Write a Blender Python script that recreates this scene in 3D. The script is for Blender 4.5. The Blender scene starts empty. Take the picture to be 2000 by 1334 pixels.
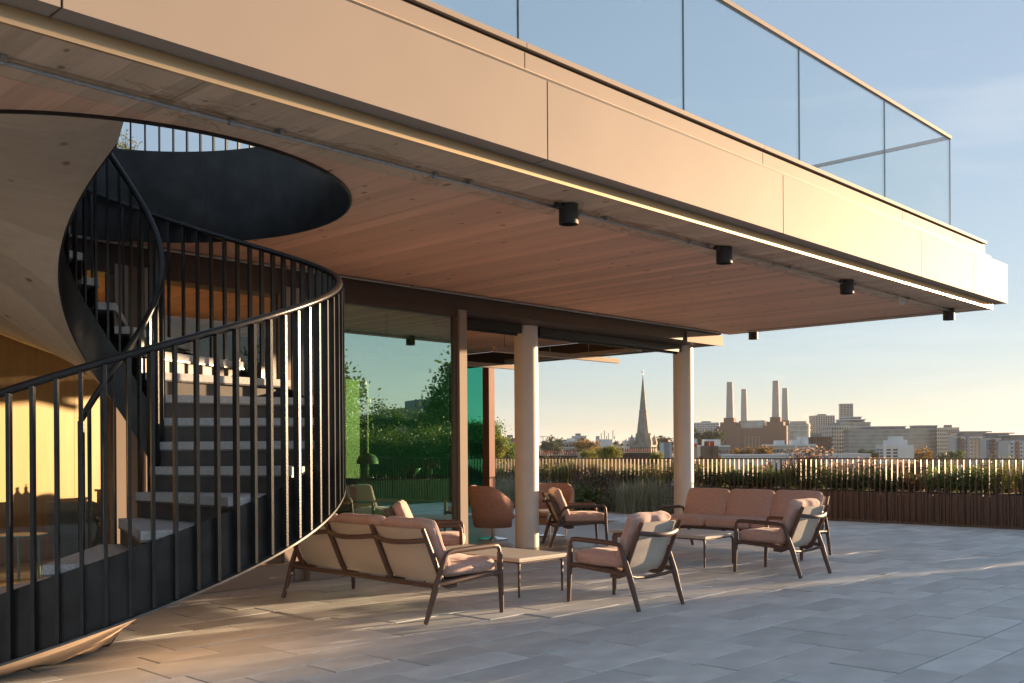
import bpy, bmesh, math, random
from mathutils import Vector, Matrix
import numpy as np
R = math.radians
sc = bpy.context.scene
COL = sc.collection
# ------------------------------------------------------------------ camera
# world axes: +x along the canopy edge (to the right, away), +y into the building, z up; camera above the origin
FPX, YC, PSI, ROLL, H = 1936.3, 877.36, 0.75968, 0.006645, 1.35
cam = bpy.data.cameras.new('camera'); camo = bpy.data.objects.new('camera', cam); COL.objects.link(camo)
cam.sensor_width = 36.0; cam.lens = FPX / 2000 * 36.0
cam.shift_y = (YC - 667.0) / 2000.0
cam.clip_start = 0.05; cam.clip_end = 30000
camo.matrix_world = Matrix.Translation((0, 0, H)) @ Matrix.Rotation(PSI - math.pi / 2, 4, 'Z') @ Matrix.Rotation(math.pi / 2, 4, 'X') @ Matrix.Rotation(-ROLL, 4, 'Z')
sc.camera = camo
# ------------------------------------------------------------------ light
SUN_AZ, SUN_EL = R(-15.0), R(6.2)
w = bpy.data.worlds.new('World'); sc.world = w; w.use_nodes = True
nt = w.node_tree; nt.nodes.clear()
out = nt.nodes.new('ShaderNodeOutputWorld'); bg = nt.nodes.new('ShaderNodeBackground')
sky = nt.nodes.new('ShaderNodeTexSky'); sky.sky_type = 'NISHITA'; sky.sun_disc = False
sky.sun_elevation = SUN_EL; sky.sun_rotation = math.pi / 2 - SUN_AZ
sky.altitude = 20; sky.air_density = 1.0; sky.dust_density = 0.25; sky.ozone_density = 3.5
bg.inputs['Strength'].default_value = 0.112
gm = nt.nodes.new('ShaderNodeGamma'); gm.inputs[1].default_value = 0.50
hz = nt.nodes.new('ShaderNodeMix'); hz.data_type = 'RGBA'; hz.inputs[0].default_value = 0.10; hz.inputs[7].default_value = (2.45, 2.25, 2.45, 1)
nt.links.new(sky.outputs[0], gm.inputs[0]); nt.links.new(gm.outputs[0], hz.inputs[6]); 
tcw = nt.nodes.new('ShaderNodeTexCoord'); mpw = nt.nodes.new('ShaderNodeMapping'); mpw.inputs['Scale'].default_value = (1.6, 1.1, 7.0); mpw.inputs['Rotation'].default_value = (0.12, 0.08, 0.5)
nzw = nt.nodes.new('ShaderNodeTexNoise'); nzw.inputs['Scale'].default_value = 1.7; nzw.inputs['Detail'].default_value = 7; nzw.inputs['Roughness'].default_value = 0.58; nzw.inputs['Distortion'].default_value = 0.5
mrw = nt.nodes.new('ShaderNodeMapRange'); mrw.inputs['From Min'].default_value = 0.48; mrw.inputs['From Max'].default_value = 0.78; mrw.inputs['To Max'].default_value = 0.32      # thin high cloud
mxw = nt.nodes.new('ShaderNodeMix'); mxw.data_type = 'RGBA'; mxw.inputs[7].default_value = (3.0, 2.9, 2.85, 1)
nt.links.new(tcw.outputs['Generated'], mpw.inputs[0]); nt.links.new(mpw.outputs[0], nzw.inputs['Vector']); nt.links.new(nzw.outputs['Fac'], mrw.inputs['Value']); nt.links.new(mrw.outputs[0], mxw.inputs[0])
nt.links.new(hz.outputs[2], mxw.inputs[6]); nt.links.new(mxw.outputs[2], bg.inputs[0]); nt.links.new(bg.outputs[0], out.inputs[0])
sun = bpy.data.lights.new('sun', 'SUN'); suno = bpy.data.objects.new('sun', sun); COL.objects.link(suno)
sun.energy = 4.0; sun.angle = R(0.6); sun.color = (1.0, 0.68, 0.40)
sd = Vector((math.cos(SUN_EL) * math.cos(SUN_AZ), math.cos(SUN_EL) * math.sin(SUN_AZ), math.sin(SUN_EL)))
suno.rotation_euler = sd.to_track_quat('Z', 'Y').to_euler()
vs = sc.view_settings; vs.view_transform = 'Standard'; vs.look = 'None'; vs.gamma = 1.0; vs.exposure = 1.82
try: vs.use_curve_mapping = False
except Exception: pass
sc.cycles.max_bounces = 8; sc.cycles.transparent_max_bounces = 16; sc.cycles.caustics_reflective = False; sc.cycles.caustics_refractive = False
sc.cycles.sample_clamp_indirect = 4.0

# ------------------------------------------------------------------ pixel -> direction (photo 2000x1334)
SP, CP = math.sin(PSI), math.cos(PSI)
def yh(px): return YC - ROLL * (px - 1000)
def at(px, py, D):
    """point seen at photo pixel px,py at depth D (metres along the view axis)"""
    a, b = (px - 1000) / FPX, (py - YC) / FPX
    X = a - b * ROLL; Yd = a * ROLL + b
    return Vector(((SP * X + CP) * D, (-CP * X + SP) * D, H - Yd * D))
def mirrored(px, py, D, plane=8.76):
    p = at(px, py, D); return Vector((p.x, 2 * plane - p.y, p.z))
VIEW_ROT = PSI - math.pi / 2          # z-rotation that turns local x to the camera's right, local y to its forward

# ------------------------------------------------------------------ mesh builder
class MB:
    def __init__(s): s.v = []; s.f = []; s.col = []
    def add(s, vs, fs, c=None):
        o = len(s.v); s.v += [tuple(p) for p in vs]; s.f += [tuple(i + o for i in f) for f in fs]
        if c is not None: s.col += [c] * len(fs)
        return s
    def box(s, x0, x1, y0, y1, z0, z1, c=None):
        return s.add([(x0,y0,z0),(x1,y0,z0),(x1,y1,z0),(x0,y1,z0),(x0,y0,z1),(x1,y0,z1),(x1,y1,z1),(x0,y1,z1)],
              [(0,3,2,1),(4,5,6,7),(0,1,5,4),(1,2,6,5),(2,3,7,6),(3,0,4,7)], c)
    def cbox(s, x0, x1, y0, y1, z0, z1, c=0.004):
        """box with chamfered top edges"""
        return s.add([(x0,y0,z0),(x1,y0,z0),(x1,y1,z0),(x0,y1,z0),(x0,y0,z1-c),(x1,y0,z1-c),(x1,y1,z1-c),(x0,y1,z1-c),
               (x0+c,y0+c,z1),(x1-c,y0+c,z1),(x1-c,y1-c,z1),(x0+c,y1-c,z1)],
              [(0,1,5,4),(1,2,6,5),(2,3,7,6),(3,0,4,7),(4,5,9,8),(5,6,10,9),(6,7,11,10),(7,4,8,11),(8,9,10,11)])
    def bar(s, a, b, w, h, up=(0, 0, 1)):
        """rectangular bar from a to b: w across, h along up"""
        a, b = Vector(a), Vector(b); d = (b - a).normalized(); u = Vector(up)
        x = d.cross(u).normalized() * (w / 2); y = x.cross(d).normalized() * (h / 2)
        vs = [a - x - y, a + x - y, a + x + y, a - x + y, b - x - y, b + x - y, b + x + y, b - x + y]
        return s.add(vs, [(0,3,2,1),(4,5,6,7),(0,1,5,4),(1,2,6,5),(2,3,7,6),(3,0,4,7)])
    def tube(s, pts, r, n=8, sy=1.0, up=None):
        """swept tube; r one radius or a list; sy flattens along the frame's second axis"""
        P = [Vector(p) for p in pts]; m = len(P)
        rs = r if isinstance(r, (list, tuple)) else [r] * m
        vs = []; prev = None
        for i in range(m):
            d = (P[min(i + 1, m - 1)] - P[max(i - 1, 0)]).normalized()
            ref = Vector(up) if up else (Vector((0, 0, 1)) if abs(d.z) < 0.95 else Vector((1, 0, 0)))
            if prev is not None and not up: ref = prev
            x = d.cross(ref)
            if x.length < 1e-5: x = d.cross(Vector((0.3, 1, 0.2)))
            x.normalize(); y = x.cross(d).normalized(); prev = y
            for k in range(n):
                t = 2 * math.pi * (k + 0.5) / n
                vs.append(P[i] + x * (math.cos(t) * rs[i]) + y * (math.sin(t) * rs[i] * sy))
        fs = []
        for i in range(m - 1):
            for k in range(n):
                fs.append((i * n + k, i * n + (k + 1) % n, (i + 1) * n + (k + 1) % n, (i + 1) * n + k))
        fs.append(tuple(range(n - 1, -1, -1))); fs.append(tuple((m - 1) * n + k for k in range(n)))
        return s.add(vs, fs)
    def lathe(s, prof, n=24, c=(0, 0, 0), a0=0, a1=2 * math.pi):
        full = abs(a1 - a0 - 2 * math.pi) < 1e-6; m = n if full else n + 1; k = len(prof); vs = []
        for i in range(m):
            t = a0 + (a1 - a0) * i / n
            for r, z in prof: vs.append((c[0] + r * math.cos(t), c[1] + r * math.sin(t), c[2] + z))
        fs = []
        for i in range(n):
            j = (i + 1) % m
            for q in range(k - 1): fs.append((i * k + q, j * k + q, j * k + q + 1, i * k + q + 1))
        return s.add(vs, fs)
    def mesh(s, name, smooth=False, recalc=True):
        me = bpy.data.meshes.new(name); me.from_pydata(s.v, [], s.f)
        if s.col and len(s.col) == len(s.f):
            at_ = me.attributes.new('tone', 'FLOAT', 'FACE'); at_.data.foreach_set('value', np.array(s.col, dtype=np.float32))
        if recalc:
            bm = bmesh.new(); bm.from_mesh(me); bmesh.ops.recalc_face_normals(bm, faces=bm.faces); bm.to_mesh(me); bm.free()
        if smooth:
            me.polygons.foreach_set('use_smooth', [True] * len(me.polygons))
            if smooth != 'all':
                try: me.set_sharp_from_angle(angle=R(smooth if smooth is not True else 40))
                except Exception: pass
        me.update(); return me
    def build(s, name, m, parent=None, smooth=False, recalc=True):
        return obj(name, s.mesh(name, smooth, recalc), m, parent)
def obj(name, me, m, parent=None):
    o = bpy.data.objects.new(name, me); COL.objects.link(o)
    if m is not None and not me.materials: me.materials.append(m)
    if parent is not None: o.parent = parent
    return o
def tag(o, label=None, cat=None, group=None, kind=None):
    if label: o['label'] = label
    if cat: o['category'] = cat
    if group: o['group'] = group
    if kind: o['kind'] = kind
    return o
def thing(name, label, cat, loc=(0, 0, 0), rz=0.0, group=None):
    o = bpy.data.objects.new(name, None); COL.objects.link(o); o.empty_display_size = 0.2
    o.location = loc; o.rotation_euler = (0, 0, rz); return tag(o, label, cat, group)
def dup(root, loc, rz=0.0, label=None, group=None, scale=None):
    def rec(o, p):
        c = o.copy(); COL.objects.link(c); c.parent = p
        for ch in list(o.children): rec(ch, c)
        return c
    r = rec(root, None); r.location = loc; r.rotation_euler = (0, 0, rz)
    if label: r['label'] = label
    if group: r['group'] = group
    if scale: r.scale = scale
    return r
ORD = ['first','second','third','fourth','fifth','sixth','seventh','eighth','ninth','tenth','eleventh','twelfth','thirteenth','fourteenth','fifteenth','sixteenth','seventeenth','eighteenth','nineteenth','twentieth']
def nth(i):
    if i < 20: return ORD[i]
    tens = ['twenty','thirty','forty','fifty','sixty','seventy'][i // 10 - 2 + (0)] if True else ''
    k = (i + 1) % 10; t = (i + 1) // 10
    names = {2:'twenty',3:'thirty',4:'forty',5:'fifty',6:'sixty',7:'seventy'}
    if k == 0: return {2:'twentieth',3:'thirtieth',4:'fortieth',5:'fiftieth',6:'sixtieth',7:'seventieth'}[t]
    return names[t] + '-' + ORD[k - 1]

# ------------------------------------------------------------------ materials
def mat(name, base, rough=0.6, metal=0.0, spec=0.5, noise=None, bump=None, coord='Object', tone=None, stretch=(1, 1, 1), rnd=0.0, sheen=0.0):
    """principled material; noise=(scale, amount[, detail]) varies the colour, bump=(scale, strength), rnd varies by object"""
    m = bpy.data.materials.new(name); m.use_nodes = True; n = m.node_tree.nodes; l = m.node_tree.links
    p = n['Principled BSDF']; p.inputs['Roughness'].default_value = rough; p.inputs['Metallic'].default_value = metal
    p.inputs['Specular IOR Level'].default_value = spec
    if sheen: p.inputs['Sheen Weight'].default_value = sheen
    p.inputs['Base Color'].default_value = (*base, 1)
    tc = n.new('ShaderNodeTexCoord'); mp = n.new('ShaderNodeMapping'); mp.inputs['Scale'].default_value = stretch
    l.new(tc.outputs[coord], mp.inputs['Vector'])
    fac = None
    if noise:
        nz = n.new('ShaderNodeTexNoise'); nz.inputs['Scale'].default_value = noise[0]; nz.inputs['Detail'].default_value = noise[2] if len(noise) > 2 else 5
        l.new(mp.outputs[0], nz.inputs['Vector'])
        mr = n.new('ShaderNodeMapRange'); mr.inputs['From Min'].default_value = 0.3; mr.inputs['From Max'].default_value = 0.7
        mr.inputs['To Min'].default_value = 1 - noise[1]; mr.inputs['To Max'].default_value = 1 + noise[1]
        l.new(nz.outputs['Fac'], mr.inputs['Value']); fac = mr.outputs[0]
    if rnd:
        oi = n.new('ShaderNodeObjectInfo'); mr2 = n.new('ShaderNodeMapRange'); mr2.inputs['To Min'].default_value = 1 - rnd; mr2.inputs['To Max'].default_value = 1 + rnd
        l.new(oi.outputs['Random'], mr2.inputs['Value'])
        if fac is None: fac = mr2.outputs[0]
        else:
            mu = n.new('ShaderNodeMath'); mu.operation = 'MULTIPLY'; l.new(fac, mu.inputs[0]); l.new(mr2.outputs[0], mu.inputs[1]); fac = mu.outputs[0]
    if tone:
        ta = n.new('ShaderNodeAttribute'); ta.attribute_name = 'tone'; mr3 = n.new('ShaderNodeMapRange'); mr3.inputs['To Min'].default_value = 1 - tone; mr3.inputs['To Max'].default_value = 1 + tone
        l.new(ta.outputs['Fac'], mr3.inputs['Value'])
        if fac is None: fac = mr3.outputs[0]
        else:
            mu = n.new('ShaderNodeMath'); mu.operation = 'MULTIPLY'; l.new(fac, mu.inputs[0]); l.new(mr3.outputs[0], mu.inputs[1]); fac = mu.outputs[0]
    if fac is not None:
        vm = n.new('ShaderNodeVectorMath'); vm.operation = 'SCALE'; vm.inputs[0].default_value = base; l.new(fac, vm.inputs['Scale']); l.new(vm.outputs[0], p.inputs['Base Color'])
    if bump:
        nb = n.new('ShaderNodeTexNoise'); nb.inputs['Scale'].default_value = bump[0]; nb.inputs['Detail'].default_value = 4; l.new(mp.outputs[0], nb.inputs['Vector'])
        bp = n.new('ShaderNodeBump'); bp.inputs['Strength'].default_value = bump[1]; bp.inputs['Distance'].default_value = 0.01
        l.new(nb.outputs['Fac'], bp.inputs['Height']); l.new(bp.outputs[0], p.inputs['Normal'])
    return m
def wood(name, c1, c2, axis='y', board=0.14, knots=True, stains=False, rough=0.6):
    """planked timber: board to board tone, long grain, knots; grain runs along the axis"""
    m = bpy.data.materials.new(name); m.use_nodes = True; n = m.node_tree.nodes; l = m.node_tree.links
    p = n['Principled BSDF']; p.inputs['Roughness'].default_value = rough; p.inputs['Specular IOR Level'].default_value = 0.3
    tc = n.new('ShaderNodeTexCoord'); sx = n.new('ShaderNodeSeparateXYZ'); l.new(tc.outputs['Object'], sx.inputs[0])
    across = {'y': 'X', 'x': 'Y', 'z': 'X'}[axis]
    dv = n.new('ShaderNodeMath'); dv.operation = 'DIVIDE'; dv.inputs[1].default_value = board; l.new(sx.outputs[across], dv.inputs[0])
    fl = n.new('ShaderNodeMath'); fl.operation = 'FLOOR'; l.new(dv.outputs[0], fl.inputs[0])
    wn = n.new('ShaderNodeTexWhiteNoise'); wn.noise_dimensions = '1D'; l.new(fl.outputs[0], wn.inputs['W'])
    mp = n.new('ShaderNodeMapping'); st = {'y': (28, 1.1, 28), 'x': (1.1, 28, 28), 'z': (28, 28, 1.1)}[axis]; mp.inputs['Scale'].default_value = st
    l.new(tc.outputs['Object'], mp.inputs['Vector'])
    off = n.new('ShaderNodeVectorMath'); off.operation = 'ADD'; l.new(mp.outputs[0], off.inputs[0])
    cb = n.new('ShaderNodeCombineXYZ'); mu = n.new('ShaderNodeMath'); mu.operation = 'MULTIPLY'; mu.inputs[1].default_value = 37.0; l.new(wn.outputs['Value'], mu.inputs[0])
    for k in range(3): l.new(mu.outputs[0], cb.inputs[k])
    l.new(cb.outputs[0], off.inputs[1])
    gr = n.new('ShaderNodeTexNoise'); gr.inputs['Scale'].default_value = 1.0; gr.inputs['Detail'].default_value = 6; gr.inputs['Roughness'].default_value = 0.6; gr.inputs['Distortion'].default_value = 0.6; l.new(off.outputs[0], gr.inputs['Vector'])
    mx = n.new('ShaderNodeMix'); mx.data_type = 'RGBA'; mx.inputs[6].default_value = (*c1, 1); mx.inputs[7].default_value = (*c2, 1)
    mr = n.new('ShaderNodeMapRange'); mr.inputs['From Min'].default_value = 0.35; mr.inputs['From Max'].default_value = 0.65; l.new(gr.outputs['Fac'], mr.inputs['Value']); l.new(mr.outputs[0], mx.inputs[0])
    mr2 = n.new('ShaderNodeMapRange'); mr2.inputs['To Min'].default_value = 0.86; mr2.inputs['To Max'].default_value = 1.12; l.new(wn.outputs['Value'], mr2.inputs['Value'])
    sc_ = n.new('ShaderNodeVectorMath'); sc_.operation = 'SCALE'; l.new(mx.outputs[2], sc_.inputs[0]); l.new(mr2.outputs[0], sc_.inputs['Scale']); colr = sc_.outputs[0]
    if knots:
        mk = n.new('ShaderNodeMapping'); mk.inputs['Scale'].default_value = {'y': (6.0, 3.4, 6.0), 'x': (3.4, 6.0, 6.0), 'z': (6, 6, 3.4)}[axis]; l.new(tc.outputs['Object'], mk.inputs['Vector'])
        vo = n.new('ShaderNodeTexVoronoi'); vo.inputs['Scale'].default_value = 1.0; vo.inputs['Randomness'].default_value = 1.0; l.new(mk.outputs[0], vo.inputs['Vector'])
        kr = n.new('ShaderNodeMapRange'); kr.inputs['From Min'].default_value = 0.10; kr.inputs['From Max'].default_value = 0.17; kr.inputs['To Min'].default_value = 0.8; kr.inputs['To Max'].default_value = 0.0
        spx = n.new('ShaderNodeSeparateColor'); l.new(vo.outputs['Color'], spx.inputs[0])
        ka = n.new('ShaderNodeMath'); ka.operation = 'MULTIPLY_ADD'; ka.inputs[1].default_value = 0.085; l.new(spx.outputs[0], ka.inputs[0]); l.new(vo.outputs['Distance'], ka.inputs[2]); l.new(ka.outputs[0], kr.inputs['Value'])
        mk2 = n.new('ShaderNodeMix'); mk2.data_type = 'RGBA'; l.new(kr.outputs[0], mk2.inputs[0]); l.new(colr, mk2.inputs[6]); mk2.inputs[7].default_value = (c1[0] * 0.30, c1[1] * 0.22, c1[2] * 0.18, 1); colr = mk2.outputs[2]
    if stains:
        ms = n.new('ShaderNodeMapping'); ms.inputs['Scale'].default_value = (1.5, 2.2, 1); l.new(tc.outputs['Object'], ms.inputs['Vector'])
        ns = n.new('ShaderNodeTexNoise'); ns.inputs['Scale'].default_value = 1.0; ns.inputs['Detail'].default_value = 8; ns.inputs['Roughness'].default_value = 0.62; ns.inputs['Distortion'].default_value = 1.3; l.new(ms.outputs[0], ns.inputs['Vector'])
        sr = n.new('ShaderNodeValToRGB'); e = sr.color_ramp.elements; e[0].position = 0.50; e[0].color = (0, 0, 0, 1); e[1].position = 0.515; e[1].color = (0.55, 0.55, 0.55, 1)
        e2 = sr.color_ramp.elements.new(0.56); e2.color = (0, 0, 0, 1); l.new(ns.outputs['Fac'], sr.inputs[0])
        ma = n.new('ShaderNodeMapRange'); ma.inputs['From Min'].default_value = 4.75; ma.inputs['From Max'].default_value = 4.95; l.new(sx.outputs['Y'], ma.inputs['Value'])
        mm = n.new('ShaderNodeMath'); mm.operation = 'MULTIPLY'; l.new(sr.outputs[0], mm.inputs[0]); l.new(ma.outputs[0], mm.inputs[1])
        mk3 = n.new('ShaderNodeMix'); mk3.data_type = 'RGBA'; l.new(mm.outputs[0], mk3.inputs[0]); l.new(colr, mk3.inputs[6]); mk3.inputs[7].default_value = (0.34, 0.13, 0.06, 1); colr = mk3.outputs[2]
    l.new(colr, p.inputs['Base Color'])
    b = n.new('ShaderNodeBump'); b.inputs['Strength'].default_value = 0.15; b.inputs['Distance'].default_value = 0.004; l.new(gr.outputs['Fac'], b.inputs['Height']); l.new(b.outputs[0], p.inputs['Normal'])
    return m
def glass(name, tint, ior=1.5, rough=0.0, boost=1.0, f0=None, refl=(1, 1, 1)):
    """thin pane: tinted see-through with mirror reflection by angle"""
    m = bpy.data.materials.new(name); m.use_nodes = True; n = m.node_tree.nodes; l = m.node_tree.links
    n.remove(n['Principled BSDF']); o = n['Material Output']
    tr = n.new('ShaderNodeBsdfTransparent'); tr.inputs[0].default_value = (*tint, 1)
    gl = n.new('ShaderNodeBsdfGlossy'); gl.inputs['Roughness'].default_value = rough; gl.inputs[0].default_value = (*refl, 1)
    lw = n.new('ShaderNodeLayerWeight'); f0 = f0 or ((ior - 1) / (ior + 1)) ** 2
    pw = n.new('ShaderNodeMath'); pw.operation = 'POWER'; pw.inputs[1].default_value = 4.5; l.new(lw.outputs['Facing'], pw.inputs[0])
    ml = n.new('ShaderNodeMath'); ml.operation = 'MULTIPLY_ADD'; ml.inputs[1].default_value = 1 - f0; ml.inputs[2].default_value = f0; l.new(pw.outputs[0], ml.inputs[0])
    lw.inputs[0].default_value = 0.5
    mu = n.new('ShaderNodeMath'); mu.operation = 'MULTIPLY'; mu.inputs[1].default_value = boost; mu.use_clamp = True; l.new(ml.outputs[0], mu.inputs[0])
    mx = n.new('ShaderNodeMixShader'); l.new(mu.outputs[0], mx.inputs[0]); l.new(tr.outputs[0], mx.inputs[1]); l.new(gl.outputs[0], mx.inputs[2]); l.new(mx.outputs[0], o.inputs[0])
    return m
def leafmat(name, base, var=0.35, trans=0.35, rough=0.5):
    m = bpy.data.materials.new(name); m.use_nodes = True; n = m.node_tree.nodes; l = m.node_tree.links
    p = n['Principled BSDF']; p.inputs['Roughness'].default_value = rough
    ta = n.new('ShaderNodeAttribute'); ta.attribute_name = 'tone'
    mr = n.new('ShaderNodeMapRange'); mr.inputs['To Min'].default_value = 1 - var; mr.inputs['To Max'].default_value = 1 + var; l.new(ta.outputs['Fac'], mr.inputs['Value'])
    vm = n.new('ShaderNodeVectorMath'); vm.operation = 'SCALE'; vm.inputs[0].default_value = base; l.new(mr.outputs[0], vm.inputs['Scale']); l.new(vm.outputs[0], p.inputs['Base Color'])
    t = n.new('ShaderNodeBsdfTranslucent'); tv = n.new('ShaderNodeVectorMath'); tv.operation = 'MULTIPLY'; tv.inputs[1].default_value = (1.3, 1.3, 0.5); l.new(vm.outputs[0], tv.inputs[0]); l.new(tv.outputs[0], t.inputs[0])
    mx = n.new('ShaderNodeMixShader'); mx.inputs[0].default_value = trans; l.new(p.outputs[0], mx.inputs[1]); l.new(t.outputs[0], mx.inputs[2]); l.new(mx.outputs[0], n['Material Output'].inputs[0])
    return m

M = {}
M['slab'] = mat('paving stone', (0.585, 0.61, 0.61), 0.6, noise=(3.2, 0.13, 9), bump=(160, 0.25), rnd=0.14)
M['slab_field'] = mat('paving stone field', (0.585, 0.61, 0.61), 0.6, noise=(3.2, 0.13, 9), bump=(160, 0.25), tone=0.14)
M['joint'] = mat('paving joint grit', (0.06, 0.055, 0.05), 0.9, noise=(40, 0.3))
M['bronze'] = mat('champagne anodised aluminium', (0.385, 0.32, 0.268), 0.66, metal=0.15, spec=0.18, noise=(1.3, 0.035))
M['bronze_dark'] = mat('bronze window frame', (0.20, 0.145, 0.10), 0.45, metal=0.6, noise=(30, 0.06))
M['header'] = mat('dark bronze header', (0.085, 0.06, 0.048), 0.45, metal=0.3, noise=(20, 0.06))
M['gap'] = mat('shadow gap metal', (0.05, 0.04, 0.03), 0.6)
M['strip'] = mat('gold edge trim', (0.66, 0.47, 0.28), 0.35, metal=0.8)
M['soffit'] = wood('spruce ceiling panel', (0.86, 0.56, 0.40), (0.77, 0.46, 0.315), 'y')
M['soffit_edge'] = wood('stained spruce edge panel', (0.74, 0.56, 0.41), (0.64, 0.46, 0.32), 'y', stains=True)
M['stair_wood'] = wood('pale stair soffit timber', (0.86, 0.67, 0.49), (0.79, 0.59, 0.42), 'x', board=0.22)
M['oak'] = wood('interior oak panelling', (0.62, 0.40, 0.15), (0.54, 0.33, 0.11), 'z', board=0.6, knots=False, rough=0.45)
M['steel'] = mat('black patinated steel', (0.034, 0.034, 0.035), 0.30, metal=0.35, noise=(6, 0.35), bump=(90, 0.12))
M['steel_edge'] = mat('ground steel flange', (0.16, 0.155, 0.15), 0.35, metal=0.6, noise=(20, 0.2))
M['tread'] = mat('grey granite tread', (0.56, 0.555, 0.55), 0.55, noise=(220, 0.45, 2), bump=(300, 0.2))
M['riser'] = mat('brown steel riser', (0.085, 0.075, 0.068), 0.5, metal=0.2, noise=(12, 0.15))
M['column'] = mat('cream painted column', (0.80, 0.745, 0.67), 0.45, noise=(5, 0.03), bump=(60, 0.04))
M['black'] = mat('black aluminium track', (0.018, 0.018, 0.02), 0.4, metal=0.3)
M['lamp'] = mat('dark grey powder coat', (0.035, 0.034, 0.034), 0.55)
M['galv'] = mat('galvanised conduit', (0.42, 0.44, 0.46), 0.38, metal=0.85, noise=(30, 0.15))
M['glass_green'] = glass('green tinted glass', (0.36, 0.60, 0.42), 1.5, f0=0.44, refl=(0.78, 0.98, 0.94))
M['glass_clear'] = glass('clear glass', (0.90, 0.92, 0.88), 1.5)
M['glass_guard'] = glass('balustrade glass', (0.93, 0.955, 0.955), 1.5)
M['glass_teal'] = glass('teal tinted glass', (0.25, 0.66, 0.55), 1.6)
M['glass_edge'] = mat('green glass edge', (0.03, 0.075, 0.07), 0.2)
M['frame'] = mat('brown powder coated frame', (0.105, 0.062, 0.048), 0.42, spec=0.5, noise=(30, 0.06))
M['cushion'] = mat('terracotta outdoor fabric', (0.60, 0.40, 0.335), 0.9, noise=(30, 0.10), bump=(11, 0.55), sheen=0.25)
M['canvas'] = mat('oatmeal sling canvas', (0.62, 0.55, 0.475), 0.85, noise=(80, 0.06), bump=(700, 0.3))
M['tabletop'] = mat('pale stone table top', (0.60, 0.54, 0.47), 0.5, noise=(40, 0.06))
M['boucle'] = mat('terracotta boucle', (0.58, 0.35, 0.28), 0.95, noise=(160, 0.55, 2), bump=(160, 0.8))
M['grey_fabric'] = mat('grey wool upholstery', (0.16, 0.16, 0.155), 0.95, noise=(120, 0.35, 2), bump=(200, 0.5))
M['chrome'] = mat('polished steel', (0.6, 0.6, 0.6), 0.12, metal=1.0)
M['white'] = mat('white paint', (0.78, 0.78, 0.76), 0.5, noise=(8, 0.04))
M['planter'] = mat('brown ribbed planter metal', (0.22, 0.14, 0.11), 0.55, metal=0.2, noise=(10, 0.1))
M['soil'] = mat('planting soil', (0.05, 0.035, 0.025), 0.95, noise=(30, 0.3))
M['pebble'] = mat('pale pebbles', (0.45, 0.38, 0.31), 0.8, tone=0.35)
M['rail'] = mat('bronze painted railing', (0.12, 0.082, 0.062), 0.38, metal=0.35)
M['red_post'] = mat('red brown timber post', (0.30, 0.10, 0.055), 0.5, noise=(20, 0.15), stretch=(1, 1, 0.1))
M['int_floor'] = mat('interior stone floor', (0.26, 0.24, 0.22), 0.35, noise=(4, 0.08))
M['counter'] = mat('dark green cabinet', (0.05, 0.11, 0.075), 0.35, noise=(10, 0.1))
M['dark_stone'] = mat('black stone top', (0.02, 0.022, 0.022), 0.2)
M['dark_wall'] = mat('dark green wall', (0.05, 0.065, 0.055), 0.6, noise=(3, 0.1))

# ------------------------------------------------------------------ deck
ZC = 3.25                                  # underside of the canopy
deck = MB().box(-7, 17.32, -7, 19.5, -0.45, -0.034).build('terrace_deck', M['joint']); tag(deck, kind='structure')
rng = random.Random(7)
slabs = []
v = -1.2; row = 0
while v < 19.3:
    wd = 0.30 if rng.random() < 0.75 else 0.45
    if v + wd > 19.4: break
    u = -3.0 - rng.random() * 0.8
    while u < 17.28:
        L = rng.choice((0.45, 0.6, 0.6, 0.75, 0.9, 0.9))
        u1 = min(u + L, 17.30)
        if u1 - u > 0.12 and not (v > 8.5 and u < 14.35 and v < 14.6) and not (v > 8.5 and u < 14.35): slabs.append((u, u1, v, v + wd))
        u = u1
    v += wd; row += 1
def pix(u, v_, z=0.0):
    X = SP * u - CP * v_; Y = CP * u + SP * v_
    if Y < 0.3: return None
    return 1000 + FPX * X / Y, YC + FPX * (H - z) / Y, Y
def size_of(s):
    q = pix((s[0] + s[1]) / 2, (s[2] + s[3]) / 2)
    if q is None or not (-150 < q[0] < 2150 and q[1] < 1420): return 0
    # hidden under the stair or in the building
    return (s[1] - s[0]) * (s[3] - s[2]) / q[2] ** 3
order = sorted(range(len(slabs)), key=lambda i: -size_of(slabs[i]))
near = set(order[:300]); protos = {}
field = MB()
for i, s in enumerate(slabs):
    g = 0.004; dz = rng.uniform(-0.005, 0.002); L = s[1] - s[0]; W = s[3] - s[2]
    ge = 0.0035 + (0.0055 if rng.random() < 0.40 else 0.0)
    if i in near:
        key = (round(L, 3), round(W, 3), ge > 0.003)
        if key not in protos: protos[key] = MB().cbox(-L / 2 + ge, L / 2 - ge, -W / 2 + g, W / 2 - g, -0.05, 0, 0.0025).mesh('paving_slab')
        o = obj('paving_slab', protos[key], M['slab'], deck); o.location = ((s[0] + s[1]) / 2, (s[2] + s[3]) / 2, dz)
        o.rotation_euler = (rng.uniform(-0.003, 0.003), rng.uniform(-0.003, 0.003), 0)
    else:
        n0 = len(field.f); field.cbox(s[0] + ge, s[1] - ge, s[2] + g, s[3] - g, -0.05, dz, 0.003)
        field.col += [rng.random()] * (len(field.f) - n0)
fo = field.build('paving_field', M['slab_field'], deck, recalc=False); tag(fo, kind='stuff')

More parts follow.
